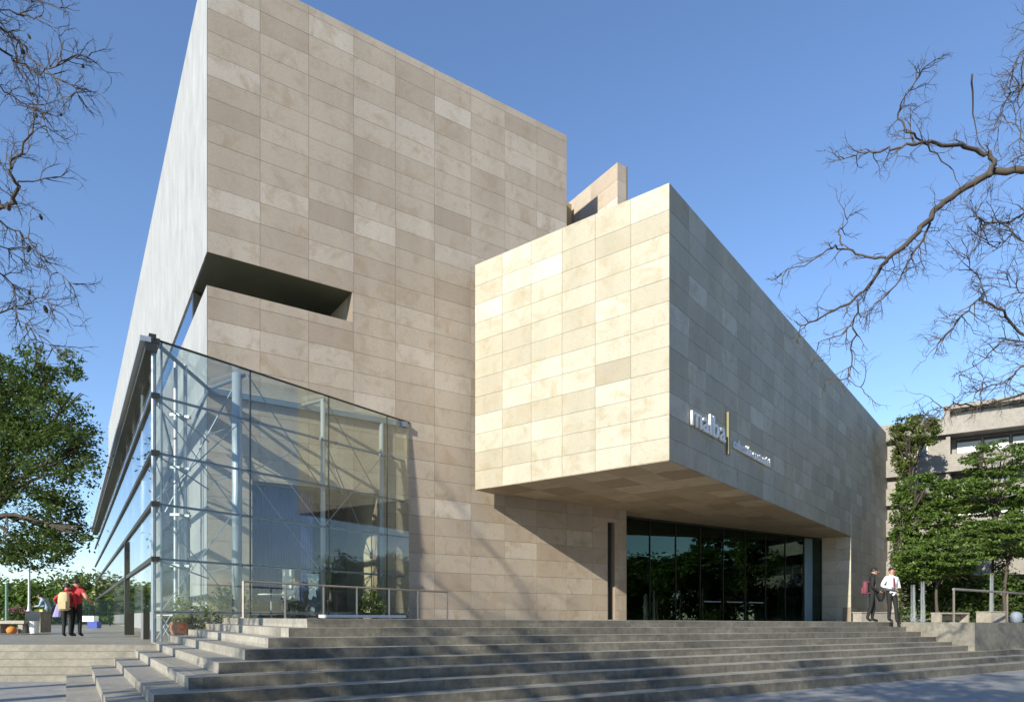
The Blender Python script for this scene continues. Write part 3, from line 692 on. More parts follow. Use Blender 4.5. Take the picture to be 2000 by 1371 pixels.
def person(label, loc, rz, H, J, mats, cat='person', name='person', hair=M_hair, face=True, lean=0):
    """J: joint dict (metres for a 1.75 m figure, facing -y). mats: upper, lower, shoe, sleeve"""
    up, lowm, shoe, slv = mats
    base = dict(pel=(0,0,.96), sp=(0,.0,1.14), ch=(0,0,1.34), nk=(0,0,1.49), h0=(0,-.02,1.57), h1=(0,-.025,1.66), h2=(0,-.015,1.735),
        hl=(.09,0,.90), hr=(-.09,0,.90), kl=(.10,-.02,.50), kr=(-.10,-.02,.50), al=(.10,.02,.09), ar=(-.10,.02,.09), tl=(.11,-.16,.035), tr=(-.11,-.16,.035),
        sl=(.185,.0,1.42), sr=(-.185,.0,1.42), el=(.25,.03,1.14), er=(-.25,.03,1.14), wl=(.26,-.06,.90), wr=(-.26,-.06,.90), pl=(.26,-.09,.82), pr=(-.26,-.09,.82))
    base.update(J)
    rad = dict(pel=(.165,.12), sp=(.145,.105), ch=(.175,.125), nk=(.06,.062), h0=(.066,.078), h1=(.082,.098), h2=(.055,.065),
        hl=(.098,.10), hr=(.098,.10), kl=(.066,.068), kr=(.066,.068), al=(.05,.055), ar=(.05,.055), tl=(.04,.035), tr=(.04,.035),
        sl=(.075,.078), sr=(.075,.078), el=(.052,.054), er=(.052,.054), wl=(.034,.036), wr=(.034,.036), pl=(.04,.024), pr=(.04,.024))
    ed = [('pel','sp',0),('sp','ch',0),('ch','nk',0),('nk','h0',3),('h0','h1',3),('h1','h2',3),('pel','hl',1),('pel','hr',1),('hl','kl',1),('hr','kr',1),('kl','al',1),('kr','ar',1),
        ('al','tl',2),('ar','tr',2),('ch','sl',0),('ch','sr',0),('sl','el',4),('sr','er',4),('el','wl',4),('er','wr',4),('wl','pl',3),('wr','pr',3)]
    ks = list(base); ix = {k: i for i, k in enumerate(ks)}
    me = bpy.data.meshes.new('skeleton'); me.from_pydata([base[k] for k in ks], [(ix[a], ix[b]) for a, b, _ in ed], [])
    so_ = bpy.data.objects.new('skeleton', me); COL.objects.link(so_)
    so_.modifiers.new('s', 'SKIN'); sub = so_.modifiers.new('d', 'SUBSURF'); sub.levels = 1
    lay = me.skin_vertices[0].data
    for k in ks: lay[ix[k]].radius = rad[k]; lay[ix[k]].use_root = (k == 'pel')
    dg = bpy.context.evaluated_depsgraph_get(); ev = bpy.data.meshes.new_from_object(so_.evaluated_get(dg))
    bpy.data.objects.remove(so_)
    mb = MB(); vs = [tuple(v.co) for v in ev.vertices]; fs = [tuple(p.vertices) for p in ev.polygons]
    mi_map = {0: 0, 1: 1, 2: 2, 3: 3, 4: 4}
    segs = [(Vector(base[a]), Vector(base[b]), g, (rad[a][0]+rad[b][0])/2) for a, b, g in ed]
    mb.v = vs
    for f in fs:
        c = sum((Vector(vs[i]) for i in f), Vector())/len(f); best = None
        for a, b, gi, r in segs:
            ab = b-a; t_ = max(0, min(1, (c-a).dot(ab)/ab.length_squared)); dd = (c-(a+ab*t_)).length/(r+.02)
            if best is None or dd < best[0]: best = (dd, gi)
        mb.f.append(f); mb.t.append(.5); mb.m.append(best[1])
    # fingers and thumb, nose and ears grow out of the body surface
    for sgn, pk, wk in ((1,'pl','wl'), (-1,'pr','wr')):
        p = Vector(base[pk]); d = (p-Vector(base[wk])).normalized(); side = d.cross(Vector((0,0,1)) if abs(d.z) < .9 else Vector((0,1,0))).normalized(); nrm = d.cross(side)
        for q, L in ((-.030,.070),(-.010,.082),(.010,.078),(.028,.060)):
            r0 = p+side*q-d*.01; mb.tube([r0, r0+d*L*.5+nrm*.008, r0+d*L*.9+nrm*.026], [.0095,.009,.007], 5, .5, 3)
        r0 = p-side*.028-d*.045; mb.tube([r0, r0-side*.024+d*.03, r0-side*.028+d*.055+nrm*.012], [.011,.010,.008], 5, .5, 3)
    hc = Vector(base['h1']); fd = Vector(J.get('face', (0,-1,0))).normalized(); sd = fd.cross(Vector((0,0,1))).normalized()
    mb.tube([hc+fd*.085+Vector((0,0,.01)), hc+fd*.118+Vector((0,0,-.025)), hc+fd*.088+Vector((0,0,-.034))], [.009,.014,.012], 5, .5, 3)
    for q in (-1, 1): mb.tube([hc+sd*q*.078+Vector((0,0,.02)), hc+sd*q*.094-fd*.012, hc+sd*q*.08+Vector((0,0,-.03))], [.012,.016,.01], 5, .5, 3)
    for q in (-1, 1): mb.box(hc+fd*.088+sd*q*.032+Vector((0,0,.012)), (.018,.018,.010), .5, 2)
    mb.box(hc+fd*.088+Vector((0,0,-.058)), (.035,.035,.008), .5, 5)
    sc = H/1.75; mb.v = [tuple(k*sc for k in v) for v in mb.v]
    o = mb.build(name, [up, lowm, shoe, M_skin, slv, M_red], None, True)
    o.location = loc; o.rotation_euler = (0,0,rz); tag(o, label, cat)
    # hair cap
    hb = MB(); cc = (hc+Vector((0,0,.022)))-fd*.016
    n1, n2 = 9, 14; idx = []
    for i in range(n1):
        th = math.pi*.60*i/(n1-1)
        for k in range(n2):
            ph = 2*math.pi*k/n2; dv = Vector((math.sin(th)*math.cos(ph), math.sin(th)*math.sin(ph), math.cos(th)))
            front = max(0, dv.dot(fd)); th2 = th*(1-.42*front)
            dv = Vector((math.sin(th2)*math.cos(ph), math.sin(th2)*math.sin(ph), math.cos(th2)))
            hb.v.append(tuple((cc+Vector((dv.x*.096, dv.y*.106, dv.z*.098)))*sc))
    for i in range(n1-1):
        for k in range(n2): hb.f.append((i*n2+k, (i+1)*n2+k, (i+1)*n2+(k+1)%n2, i*n2+(k+1)%n2)); hb.t.append(.5); hb.m.append(0)
    hb.build('hair', hair, o, True)
    return o
def backpack(label, o, mat, dz=1.18, hgt=.42, wid=.30, dep=.16, y=.20, sc=1.0, x=0, tilt_=0):
    t = thing('backpack', label, 'backpack', o.matrix_basis @ Vector((x, y, dz-hgt/2)), o.rotation_euler.z)
    m = MB(); n = 6
    rings = [(0,.72,.7),(.08,.95,.95),(.5,1,1.05),(.85,.92,.85),(1,.6,.5)]
    for z, fw_, fd_ in rings:
        for k in range(12):
            q = 2*math.pi*k/12; cx, cy = math.cos(q), math.sin(q)
            sx = math.copysign(abs(cx)**.55, cx); sy = math.copysign(abs(cy)**.55, cy)
            m.v.append((sx*wid/2*fw_, sy*dep/2*fd_, z*hgt))
    for i in range(4):
        for k in range(12): m.f.append((i*12+k, i*12+(k+1)%12, (i+1)*12+(k+1)%12, (i+1)*12+k)); m.t.append(.5); m.m.append(0)
    m.f += [tuple(range(11,-1,-1)), tuple(range(48,60))]; m.t += [.5]*2; m.m += [0]*2
    m.build('bag_body', mat, t, True)
    m = MB(); m.box((0, dep*.55, hgt*.3), (wid*.66, dep*.35, hgt*.42)); m.build('front_pocket', mat, t)
    for q in (-1, 1):
        m = MB(); m.tube([(q*wid*.30,-dep*.4,hgt*.93), (q*wid*.36,-.20,hgt*1.02), (q*wid*.42,-.30,hgt*.75), (q*wid*.42,-.27,hgt*.25), (q*wid*.36,-dep*.3,hgt*.05)], .018, 5); m.build('strap', mat, t)
    return t
# the two men on the right
gx_, gy_ = at(1703, 0, 22.6).x, 22.6
m1 = person('man in a dark suit with a backpack seen in profile on the platform', (gx_, gy_, zk(0)+tilt(gx_, gy_)), R_(72), 1.78,
    dict(kl=(.09,-.06,.50), al=(.09,-.02,.09), tl=(.10,-.20,.035), kr=(-.09,.04,.50), ar=(-.09,.16,.11), tr=(-.10,.02,.035), el=(.24,.02,1.14), wl=(.20,-.19,.99), pl=(.18,-.27,.97),
         er=(-.24,.04,1.13), wr=(-.20,-.16,.98), pr=(-.17,-.24,.96), nk=(0,-.03,1.49), h0=(0,-.06,1.57), h1=(0,-.08,1.65), h2=(0,-.07,1.73)), (M_suit, M_trs, M_shoe, M_suit))
t = thing('coat', 'black folded coat hanging over the forearm of the suited man', 'coat', m1.matrix_basis @ Vector((0,-.26,.72)), m1.rotation_euler.z)
m = MB()
for i in range(5):
    for k in range(8):
        q = 2*math.pi*k/8; zz = .30-.085*i; wv = .09+.055*math.sin(i*.9+.4); m.v.append((math.cos(q)*(.20+.02*math.sin(3*q+i)), math.sin(q)*wv, zz))
for i in range(4):
    for k in range(8): m.f.append((i*8+k, (i+1)*8+k, (i+1)*8+(k+1)%8, i*8+(k+1)%8)); m.t.append(.5); m.m.append(0)
m.f += [tuple(range(8)), tuple(range(39,31,-1))]; m.t += [.5]*2; m.m += [0]*2
m.build('folded_cloth', M_suit, t, True)
backpack('maroon and black backpack worn by the suited man', m1, M_mar, dz=1.13, hgt=.44, y=.21)
gx_, gy_ = at(1741, 0, 22.3).x, 22.3
m2 = person('man in a white shirt, tie and black trousers stepping off the platform', (gx_, gy_, zk(0)+tilt(gx_, gy_)), R_(12), 1.76,
    dict(sl=(.20,0,1.42), sr=(-.20,0,1.42), el=(.33,.05,1.17), er=(-.33,.05,1.17), wl=(.17,-.17,1.08), wr=(-.17,-.17,1.10), pl=(.09,-.20,1.10), pr=(-.09,-.20,1.12), kl=(.09,-.10,.50), al=(.10,-.12,.05), tl=(.11,-.28,-.04), kr=(-.08,-.02,.50), ar=(-.08,.02,.09), tr=(-.09,-.16,.035)),
    (M_shirt, M_trs, M_shoe, M_shirt))
m = MB(); m.add([(-.02,-.118,1.44),(.02,-.118,1.44),(.035,-.14,1.12),(0,-.142,1.06),(-.035,-.14,1.12),(-.02,-.100,1.44),(.02,-.100,1.44),(.035,-.122,1.12),(0,-.124,1.06),(-.035,-.122,1.12)], [(0,1,2,3,4),(9,8,7,6,5),(0,5,6,1),(1,6,7,2),(2,7,8,3),(3,8,9,4),(4,9,5,0)])
m.build('tie', M_mar, m2)
m = MB(); m.tube([(.155*math.cos(q*math.pi/6), .118*math.sin(q*math.pi/6), 1.02) for q in range(13)], .018, 5); m.build('belt', M_shoe, m2)
# visitors on the left
PLZ = lambda x, y: zk(4)-.006+tilt(x, y)
q = at(149, 0, 21.0)
l1 = person('taller man in a red shirt and black trousers seen from behind', (q.x, q.y, PLZ(q.x, q.y)), R_(180), 1.74,
    dict(sl=(.20,0,1.41), sr=(-.20,0,1.41), el=(.30,.10,1.20), er=(-.36,.06,1.18), wl=(.20,-.12,1.10), wr=(-.34,-.16,1.08), pl=(.16,-.17,1.06), pr=(-.33,-.24,1.08), kl=(.12,-.02,.5), al=(.13,.02,.09), kr=(-.10,-.02,.5), ar=(-.12,.02,.09)), (M_red, M_trs, M_shoe, M_skin))
q = at(131, 0, 20.8)
l2 = person('shorter visitor in a red top with arm held out beside the taller man', (q.x, q.y, PLZ(q.x, q.y)), R_(188), 1.60,
    dict(sl=(.18,0,1.41), sr=(-.18,0,1.41), el=(.36,.08,1.24), er=(-.26,.03,1.14), wl=(.33,-.12,1.10), wr=(-.22,-.12,.95), pl=(.32,-.18,1.04), pr=(-.20,-.18,.9)), (M_red, M_trs, M_shoe, M_red))
backpack('tan canvas backpack on the shorter visitor in red', l2, M_tan, dz=1.07, hgt=.56, wid=.31, y=.20)
m = MB()
for i in range(6):
    for k in range(6):
        qq = 2*math.pi*k/6; m.v.append((math.cos(qq)*(.055+.012*i)+.03*i*.6, math.sin(qq)*.035, 1.08-.095*i))
for i in range(5):
    for k in range(6): m.f.append((i*6+k, (i+1)*6+k, (i+1)*6+(k+1)%6, i*6+(k+1)%6)); m.t.append(.5); m.m.append(0)
m.f += [tuple(range(6)), tuple(range(35,29,-1))]; m.t += [.5]*2; m.m += [0]*2
o = m.build('jacket', M_lil); o.location = l2.matrix_basis @ Vector((.27,-.12,0)); o.rotation_euler = l2.rotation_euler; tag(o, 'lilac jacket hanging from the arm of the shorter visitor', 'jacket')
q = at(93, 0, 28.0)
person('man in pale blue clothes bending forward behind the stone plinth', (q.x, q.y, PLZ(q.x, q.y)), R_(-80), 1.62,
    dict(ch=(0,-.12,1.31), nk=(0,-.22,1.43), h0=(0,-.28,1.48), h1=(0,-.33,1.55), h2=(0,-.34,1.63), sl=(.18,-.14,1.38), sr=(-.18,-.14,1.38), el=(.22,-.22,1.12), er=(-.22,-.22,1.12), wl=(.16,-.42,1.10), wr=(-.16,-.42,1.10), pl=(.15,-.50,1.10), pr=(-.15,-.50,1.10)), (M_blu, M_jeans, M_shoe, M_blu))

# ------------------------------------------------------------------ things on the lower plaza, far left
def put_box(name, label, cat, px0, px1, py0, py1, Y, mat, dep=.6, group=None, rz=.1):
    a, b = at(px0, py1, Y), at(px1, py1, Y); zt_ = at(px0, py0, Y).z
    z0 = PLZ(a.x, Y)
    c = ((a.x+b.x)/2, Y+dep/2, 0); m = MB(); bm_h = zt_-z0
    m.box((0,0,bm_h/2), (b.x-a.x, dep, bm_h)); m.box((0,0,bm_h+.02), (b.x-a.x+.04, dep+.04, .04))
    o = m.build(name, mat); o.location = (c[0], c[1], z0); o.rotation_euler = (0,0,rz); tag(o, label, cat, group); return o
put_box('stone_plinth', 'square stone plinth carrying the slender lamp post', 'plinth', 48, 76, 1195, 1240, 25.5, M_conc, .7)
t = thing('street_lamp', 'slender pale lamp post with a hooked head on the stone plinth', 'street lamp', (at(57,0,25.9).x, 25.9, at(0,1196,25.9).z))
m = MB(); m.lathe((0,0,0), [(.10,0),(.10,.06),(.06,.14),(.045,.3),(.04,1.62)], 10); m.build('pole', M_alu, t)
m = MB(); m.tube([(0,0,1.6),(.01,0,1.74),(.08,0,1.82),(.16,0,1.80)], .03, 7); m.build('arm', M_alu, t)
m = MB(); m.lathe((.17,0,1.66), [(.03,.14),(.085,.08),(.09,.0),(.03,-.03)][::-1], 10); m.build('lamp_head', M_alu, t)
t = thing('bench', 'low stone bench slab on two blocks at the left edge', 'bench', (at(26,0,24.5).x, 24.5, PLZ(-18,24.5)))
m = MB(); m.box((0,0,.40), (1.15,.55,.11)); m.build('seat', M_conc, t)
for q in (-.4, .4): m = MB(); m.box((q,0,.17), (.16,.42,.345)); m.build('leg', M_conc, t)
q = at(23, 0, 24.1); m = MB(); m.lathe((0,0,0), [(.10,0),(.155,.05),(.17,.14),(.12,.22),(.05,.25)], 12); o = m.build('bag', M_org, None, True); o.location = (q.x, q.y, PLZ(q.x,q.y)); tag(o, 'small orange bag on the ground under the bench', 'bag')
q = at(66, 0, 24.6); m = MB(); m.lathe((0,0,0), [(.14,0),(.17,.40),(.185,.41),(.18,.43),(.15,.42)], 14); o = m.build('bucket', M_white); o.location = (q.x, q.y, PLZ(q.x,q.y)); tag(o, 'white bucket at the foot of the stone plinth', 'bucket')
q = at(79, 1196, 25.6); t = thing('tray', 'yellow tray resting on the edge of the stone plinth', 'tray', (q.x, q.y, at(0,1195,25.6).z-.01))
m = MB(); m.box((0,0,.05), (.30,.22,.05)); m.build('tray_base', simple('yellow_plastic', (.55,.50,.10), .5), t); m = MB(); m.box((0,-.10,.09), (.30,.015,.05)); m.box((0,.10,.09), (.30,.015,.05)); m.build('tray_rim', simple('yellow_plastic_rim', (.5,.44,.08), .5), t)
q = at(13, 0, 30); m = MB(); m.lathe((0,0,0), [(.09,0),(.09,.1),(.06,.14),(.055,2.0),(.07,2.02),(.05,2.08)], 10); o = m.build('bollard_post', simple('green_paint', (.10,.22,.17), .4)); o.location = (q.x, q.y, PLZ(q.x,q.y)); tag(o, 'green painted metal post at the left edge of the plaza', 'post')
q = at(180, 0, 36); t = thing('crate', 'white and blue crate on the ground behind the visitor in red', 'crate', (q.x, q.y, PLZ(q.x,q.y)))
m = MB(); m.box((.12,0,.17), (.5,.4,.34)); m.build('lower_box', simple('blue_plastic', (.03,.06,.32), .4), t); m = MB(); m.box((-.1,.0,.50), (.62,.45,.30)); m.build('upper_box', M_white, t)
# fence at the back of the plaza
fa, fb = at(85, 0, 46), at(330, 0, 52); zf0 = PLZ(-35, 48)
t = thing('fence', 'dark green mesh fence along the back of the plaza', 'fence', (fa.x, fa.y, zf0))
dv = Vector((fb.x-fa.x, fb.y-fa.y, 0)); Lf = dv.length; t.rotation_euler = (0,0,math.atan2(dv.y, dv.x))
M_fence = simple('fence_green', (.02,.06,.05), .5, .2, 4)
npost = 7
for i in range(npost): m = MB(); m.box((Lf*i/(npost-1),0,.95), (.08,.08,1.9)); m.build('post', M_fence, t)
m = MB()
for i in range(int(Lf/.07)): m.box((i*.07,0,.9), (.028,.02,1.75))
o = m.build('bars', M_fence, t); o['kind'] = 'stuff'
for z in (.12, 1.76): m = MB(); m.box((Lf/2,0,z), (Lf,.05,.05)); m.build('rail', M_fence, t)

# ------------------------------------------------------------------ inside the pavilion
def pot(loc, label, r=.2, h=.34, mat=M_terra):
    m = MB(); m.lathe((0,0,0), [(r*.6,0),(r*.95,h*.45),(r,h*.7),(r*.8,h*.95),(r*.86,h),(r*.7,h*.97)], 16); o = m.build('flower_pot', mat, None, True); o.location = loc; tag(o, label, 'pot'); return o
q = at(350, 0, 17.6); pot((q.x, q.y, at(0,1241,17.6).z), 'round terracotta pot at the foot of the steps by the glass corner', .22, .36)
q = at(324, 0, 17.9); t = thing('trestle', 'grey metal trestle with crossed legs beside the terracotta pot', 'trestle', (q.x, q.y, PLZ(q.x,q.y)))
for d_ in (-.12, .12):
    m = MB(); m.tube([(-.22,d_,.0),(.18,d_,.66)], .014, 5); m.tube([(.22,d_,.0),(-.18,d_,.66)], .014, 5); m.build('leg', M_alu, t)
m = MB(); m.box((0,0,.67), (.5,.3,.025)); m.build('top', M_alu, t)
def leaf_quads(pts, size, rs, tones, up=.4):
    """numpy leaf cloud: four-sided leaves at pts"""
    n = len(pts); nrm = rs.normal(size=(n,3)); nrm[:,2] = np.abs(nrm[:,2])+up; nrm /= np.linalg.norm(nrm,axis=1)[:,None]
    a = np.cross(nrm, rs.normal(size=(n,3))); a /= np.linalg.norm(a,axis=1)[:,None]+1e-9; b = np.cross(nrm, a)
    s_ = (size*rs.uniform(.6,1.4,n))[:,None]
    v = np.stack([pts-a*s_, pts-b*s_*.45, pts+a*s_, pts+b*s_*.45], 1).reshape(-1,3)
    return v, tones
def leaf_mesh(name, pts, size, mat, parent, seed, up=.4, inv=None):
    rs = np.random.RandomState(seed); n = len(pts)
    v, _ = leaf_quads(pts, size, rs, None, up)
    me = bpy.data.meshes.new(name); me.vertices.add(4*n); me.vertices.foreach_set('co', v.astype(np.float32).ravel())
    me.loops.add(4*n); me.loops.foreach_set('vertex_index', np.arange(4*n, dtype=np.int32))
    me.polygons.add(n); me.polygons.foreach_set('loop_start', np.arange(0,4*n,4,dtype=np.int32)); me.polygons.foreach_set('loop_total', np.full(n,4,dtype=np.int32))
    at_ = me.attributes.new('tone','FLOAT','FACE'); at_.data.foreach_set('value', rs.beta(1.6,1.8,n).astype(np.float32))
    me.materials.append(mat); me.update(calc_edges=True); me.validate()
    o = bpy.data.objects.new(name, me); COL.objects.link(o); o.parent = parent
    if inv is not None: o.matrix_parent_inverse = inv
    return o
def clump_points(clumps, n, rs, sub=14, tight=.30, flat=1.0):
    vol = np.array([c[1][0]*c[1][1]*c[1][2] for c in clumps])**.7; vol /= vol.sum(); out = []
    for (c, r), wgt in zip(clumps, vol):
        k = max(30, int(n*wgt)); ns = max(5, int(sub))
        d = rs.normal(size=(ns,3)); d /= np.linalg.norm(d,axis=1)[:,None]; cen = d*(rs.uniform(.25,1,ns)**.45)[:,None]
        which = rs.randint(0, ns, k); g = rs.normal(size=(k,3))*tight; g[:,2] *= flat
        p = (cen[which]+g)*np.array(r)+np.array(c); out.append(p)
    return np.concatenate(out)
def shrub(name, label, loc, r, h, n, mat, seed, cat='plant', size=.07, group=None):
    t = thing(name, label, cat, loc, group=group); rs = np.random.RandomState(seed)
    m = MB()
    for i in range(6):
        q = rs.uniform(0, 6.28); m.tube([(0,0,0),(r*.3*math.cos(q),r*.3*math.sin(q),h*.45),(r*.6*math.cos(q),r*.6*math.sin(q),h*.8)], [.018,.012,.006], 5)
    m.build('stem', M_bark, t)
    pts = clump_points([((0,0,h*.55),(r,r,h*.5))], n, rs, 18, .28); leaf_mesh('foliage', pts, size, mat, t, seed); return t
q = at(385, 0, 18.3); shrub('potted_shrub', 'green leafy shrub behind the glass near the corner of the tower', (q.x, q.y, EYE+ZPL), .55, 1.15, 1200, M_leaf_mid, 3, size=.07)
q = at(452, 0, 19.6); shrub('potted_shrub', 'low bushy shrub behind the glass beside the palm', (q.x, q.y, zk(0)), .6, .75, 900, M_leaf_mid, 4, size=.07)
q = at(727, 0, 22.3); shrub('potted_shrub', 'dark conical shrub standing behind the handrail at the cafe opening', (q.x, q.y, zk(0)), .38, .95, 900, M_leaf_dark, 5, size=.05)
q = at(432, 0, 19.3); t = thing('palm', 'small palm with arching fronds behind the pavilion glass', 'plant', (q.x, q.y, zk(0)-.1)); rs = random.Random(7)
m = MB(); m.tube([(0,0,0),(.02,0,.45),(0,0,.85)], [.05,.04,.03], 7); m.build('stem', M_bark, t)
m = MB()
for i in range(16):
    qd = i*2.4; L = rs.uniform(.32,.48); el = rs.uniform(.2,1.2); pts = []
    for s_ in range(5):
        f = s_/4; pts.append(Vector((math.cos(qd)*L*f*math.cos(el*.6), math.sin(qd)*L*f*math.cos(el*.6), .85+L*(math.sin(el)*f-.55*f*f))))
    for s_ in range(4):
        a, b = pts[s_], pts[s_+1]; sd = (b-a).cross(Vector((0,0,1))).normalized()*.045*(1-s_/5)
        m.add([a-sd, a+sd, b+sd*.8, b-sd*.8], [(0,1,2,3)], rs.random())
m.build('fronds', M_leaf_mid, t)
# cafe furniture and figures glimpsed through the glass
q = at(530, 0, 20.6); t = thing('cafe_table', 'white round cafe table behind the handrail', 'table', (q.x, q.y, zk(0)))
m = MB(); m.lathe((0,0,.70), [(.40,0),(.42,.015),(.42,.03),(.40,.04)], 20); m.build('tabletop', M_white, t); m = MB(); m.lathe((0,0,0), [(.24,0),(.23,.02),(.03,.05),(.03,.70)], 12); m.build('pedestal', M_alu, t)
q = at(580, 0, 20.9)
person('seated cafe guest in a white shirt with dark hair behind the glass', (q.x, q.y, zk(0)-.42), R_(-70), 1.7,
    dict(kl=(.12,-.42,.92), kr=(-.12,-.42,.92), al=(.12,-.40,.50), ar=(-.12,-.40,.50), tl=(.12,-.56,.45), tr=(-.12,-.56,.45), el=(.25,-.18,1.18), er=(-.25,-.18,1.18), wl=(.16,-.46,1.18), wr=(-.16,-.46,1.18), pl=(.15,-.54,1.18), pr=(-.15,-.54,1.18)), (M_shirt, M_trs, M_shoe, M_shirt))
q = at(583, 0, 20.95); t = thing('cafe_chair', 'dark cafe chair under the seated guest', 'chair', (q.x, q.y, zk(0)))
m = MB(); m.box((0,0,.44), (.42,.42,.03)); m.build('seat', M_dark, t); m = MB(); m.box((.2,0,.68), (.03,.40,.34)); m.build('backrest', M_dark, t)
for a_, b_ in ((-.18,-.18),(.18,-.18),(-.18,.18),(.18,.18)): m = MB(); m.tube([(a_,b_,0),(a_,b_,.43)], .014, 5); m.build('leg', M_dark, t)
q = at(563, 0, 21.3); t = thing('floor_lamp', 'pale rectangular paper floor lamp behind the cafe table', 'lamp', (q.x, q.y, zk(0))); m = MB(); m.box((0,0,.025), (.26,.26,.05)); m.tube([(0,0,.04),(0,0,.6)], .015, 6); m.build('stand', M_dark, t); m = MB(); m.box((0,0,1.05), (.28,.28,.95)); m.build('lamp_shade', simple('paper', (.55,.58,.52), .8), t)
q = at(617, 0, 21.6); t = thing('display_panel', 'grey blue display panel with white wavy lines behind the glass', 'panel', (q.x, q.y, zk(0)), R_(-20))
m = MB(); m.box((0,0,.72), (.68,.05,1.4)); m.build('board', simple('panel_blue', (.09,.15,.21), .5), t)
for z_ in (.45, .95, 1.2):
    m = MB(); m.tube([(-.28+.07*i, -.032, z_+.07*math.sin(i*1.7+z_*9)) for i in range(9)], .007, 5); m.build('wavy_line', M_white, t)

# ------------------------------------------------------------------ right hand side: fountain, bench, block
for i, (px, top) in enumerate(((1783,1134),(1802,1127),(1936,1112))):
    q = at(px, 0, 30); h = at(0, top, 30).z-zk(0); rs = random.Random(i); m = MB()
    for s_ in range(7):
        pts = []; a_ = rs.uniform(0,6.28); r0 = rs.uniform(.0,.06)
        for k in range(9):
            f = k/8; sp = r0+.05*f*f; pts.append((math.cos(a_)*(.02+sp*(1-f*.5))+rs.gauss(0,.008), math.sin(a_)*sp, h*(1-f)*rs.uniform(.97,1)))
        m.tube(pts[::-1], [.055,.05,.05,.045,.04,.04,.035,.03,.02], 6)
    for s_ in range(60):
        a_ = rs.uniform(0,6.28); r1 = abs(rs.gauss(0,.22)); z_ = abs(rs.gauss(0,.16)); m.box((r1*math.cos(a_), r1*math.sin(a_), z_), (.03,.03,.05))
    mw, t_, b_ = new_mat('fountain_water'); t_.nodes.remove(b_); d_ = nd(t_, 'ShaderNodeBsdfDiffuse'); d_.inputs[0].default_value = (.6,.65,.68,1); tr_ = nd(t_, 'ShaderNodeBsdfTransparent'); mx_ = nd(t_, 'ShaderNodeMixShader'); mx_.inputs[0].default_value = .07
    t_.links.new(tr_.outputs[0], mx_.inputs[1]); t_.links.new(d_.outputs[0], mx_.inputs[2]); t_.links.new(mx_.outputs[0], t_.nodes['Material Output'].inputs[0])
    o = m.build('water_jet', mw, None, True); o.location = (q.x, q.y, zk(0)+tilt(q.x,q.y))
    tag(o, ['white fountain jet nearest the man in the white shirt','taller fountain jet just left of the handrail','tallest fountain jet behind the ramp handrail'][i], 'fountain jet', 'fountain jets on the right')
zr = lambda x, y: zk(0)+tilt(x, y)
q = at(1856, 0, 27); t = thing('low_bench', 'low pale framed bench on the platform edge by the fountain', 'bench', (q.x, q.y, zr(q.x,q.y)), .3)
m = MB(); m.box((0,0,.36), (1.5,.45,.06)); m.build('seat', M_conc, t)
for s_ in (-.7,.7): m = MB(); m.box((s_,0,.165), (.07,.42,.33)); m.build('leg', M_conc, t)
m = MB(); m.box((0,.1,.18), (1.3,.03,.2)); m.build('panel', M_conc, t)
q = at(1935, 0, 26); m = MB(); m.box((0,0,.20), (.72,.6,.40)); m.box((0,0,.415), (.76,.64,.03)); o = m.build('concrete_block', M_conc); o.location = (q.x, q.y, zr(q.x,q.y)); o.rotation_euler = (0,0,.3); tag(o, 'pale concrete block under the handrail on the ramp', 'block')
q = at(1985, 0, 24); m = MB(); m.lathe((0,0,0), [(.15,0),(.18,.05),(.19,.24),(.16,.34),(.08,.39),(.02,.40)], 14); o = m.build('round_bin', simple('pale_blue_plastic', (.22,.25,.30), .6), None, True); o.location = (q.x, q.y, zr(q.x,q.y)); tag(o, 'pale blue rounded bin behind the ramp handrail', 'bin')
q = at(1754, 0, 26); m = MB(); m.box((0,0,.17), (1.7,.4,.34)); m.box((0,0,.36), (1.75,.46,.04)); o = m.build('stone_curb', M_conc); o.location = (q.x-.9, q.y, zr(q.x,q.y)); o.rotation_euler = (0,0,.35); tag(o, 'low pale stone curb behind the two men', 'curb')

# ------------------------------------------------------------------ apartment building on the right
M_wall = granite_mat('exposed_concrete', (.19,.168,.14), (.27,.24,.20), .3)
YA = 48.0; ap0 = at(1742, 0, YA); FApt = Frame((ap0.x, ap0.y), R_(122))
apt = thing('apartment_building', 'stepped concrete apartment building with deep balconies and white blinds', 'building', (ap0.x, ap0.y, 0))
def apart(m, name, mat, par=None):
    o = m.build(name, mat, par or apt)
    if par is None: o.matrix_parent_inverse = Matrix.Translation((-ap0.x, -ap0.y, 0))
    return o
ua = lambda px: FApt.upx(px)
def zA(px, py): return zpx(py, FApt.xy(ua(px))[1])
uE = 26; uW = ua(1856)
floors = [zA(1860, p) for p in (1208, 1118, 1035, 972, 915, 842)]
zt_ = zA(1860, 795)
m = MB(); FApt.hexa(m, -6, uE, -2, floors[5]-.3, -9, -1.2); FApt.hexa(m, uW, uE, floors[5]-.3, zt_, -9, -1.6); apart(m, 'core_wall', M_wall)
m = MB(); FApt.hexa(m, uW-.35, uW, floors[5]-.2, zt_+.25, -9, -.5); FApt.hexa(m, uW-.35, uE, zt_, zt_+.28, -9, -.4); apart(m, 'penthouse_frame', M_wall)
for i, z in enumerate(floors[1:]):
    m = MB(); u_0 = -.5-.6*(4-i) if i < 4 else -2.2
    FApt.hexa(m, u_0, uE, z-.25, z+.0, -1.2, .35); apart(m, 'balcony_slab', M_wall)
    m = MB(); FApt.hexa(m, u_0+.02, uE, z+.003, z+.92, .12, .34); apart(m, 'parapet', M_wall)
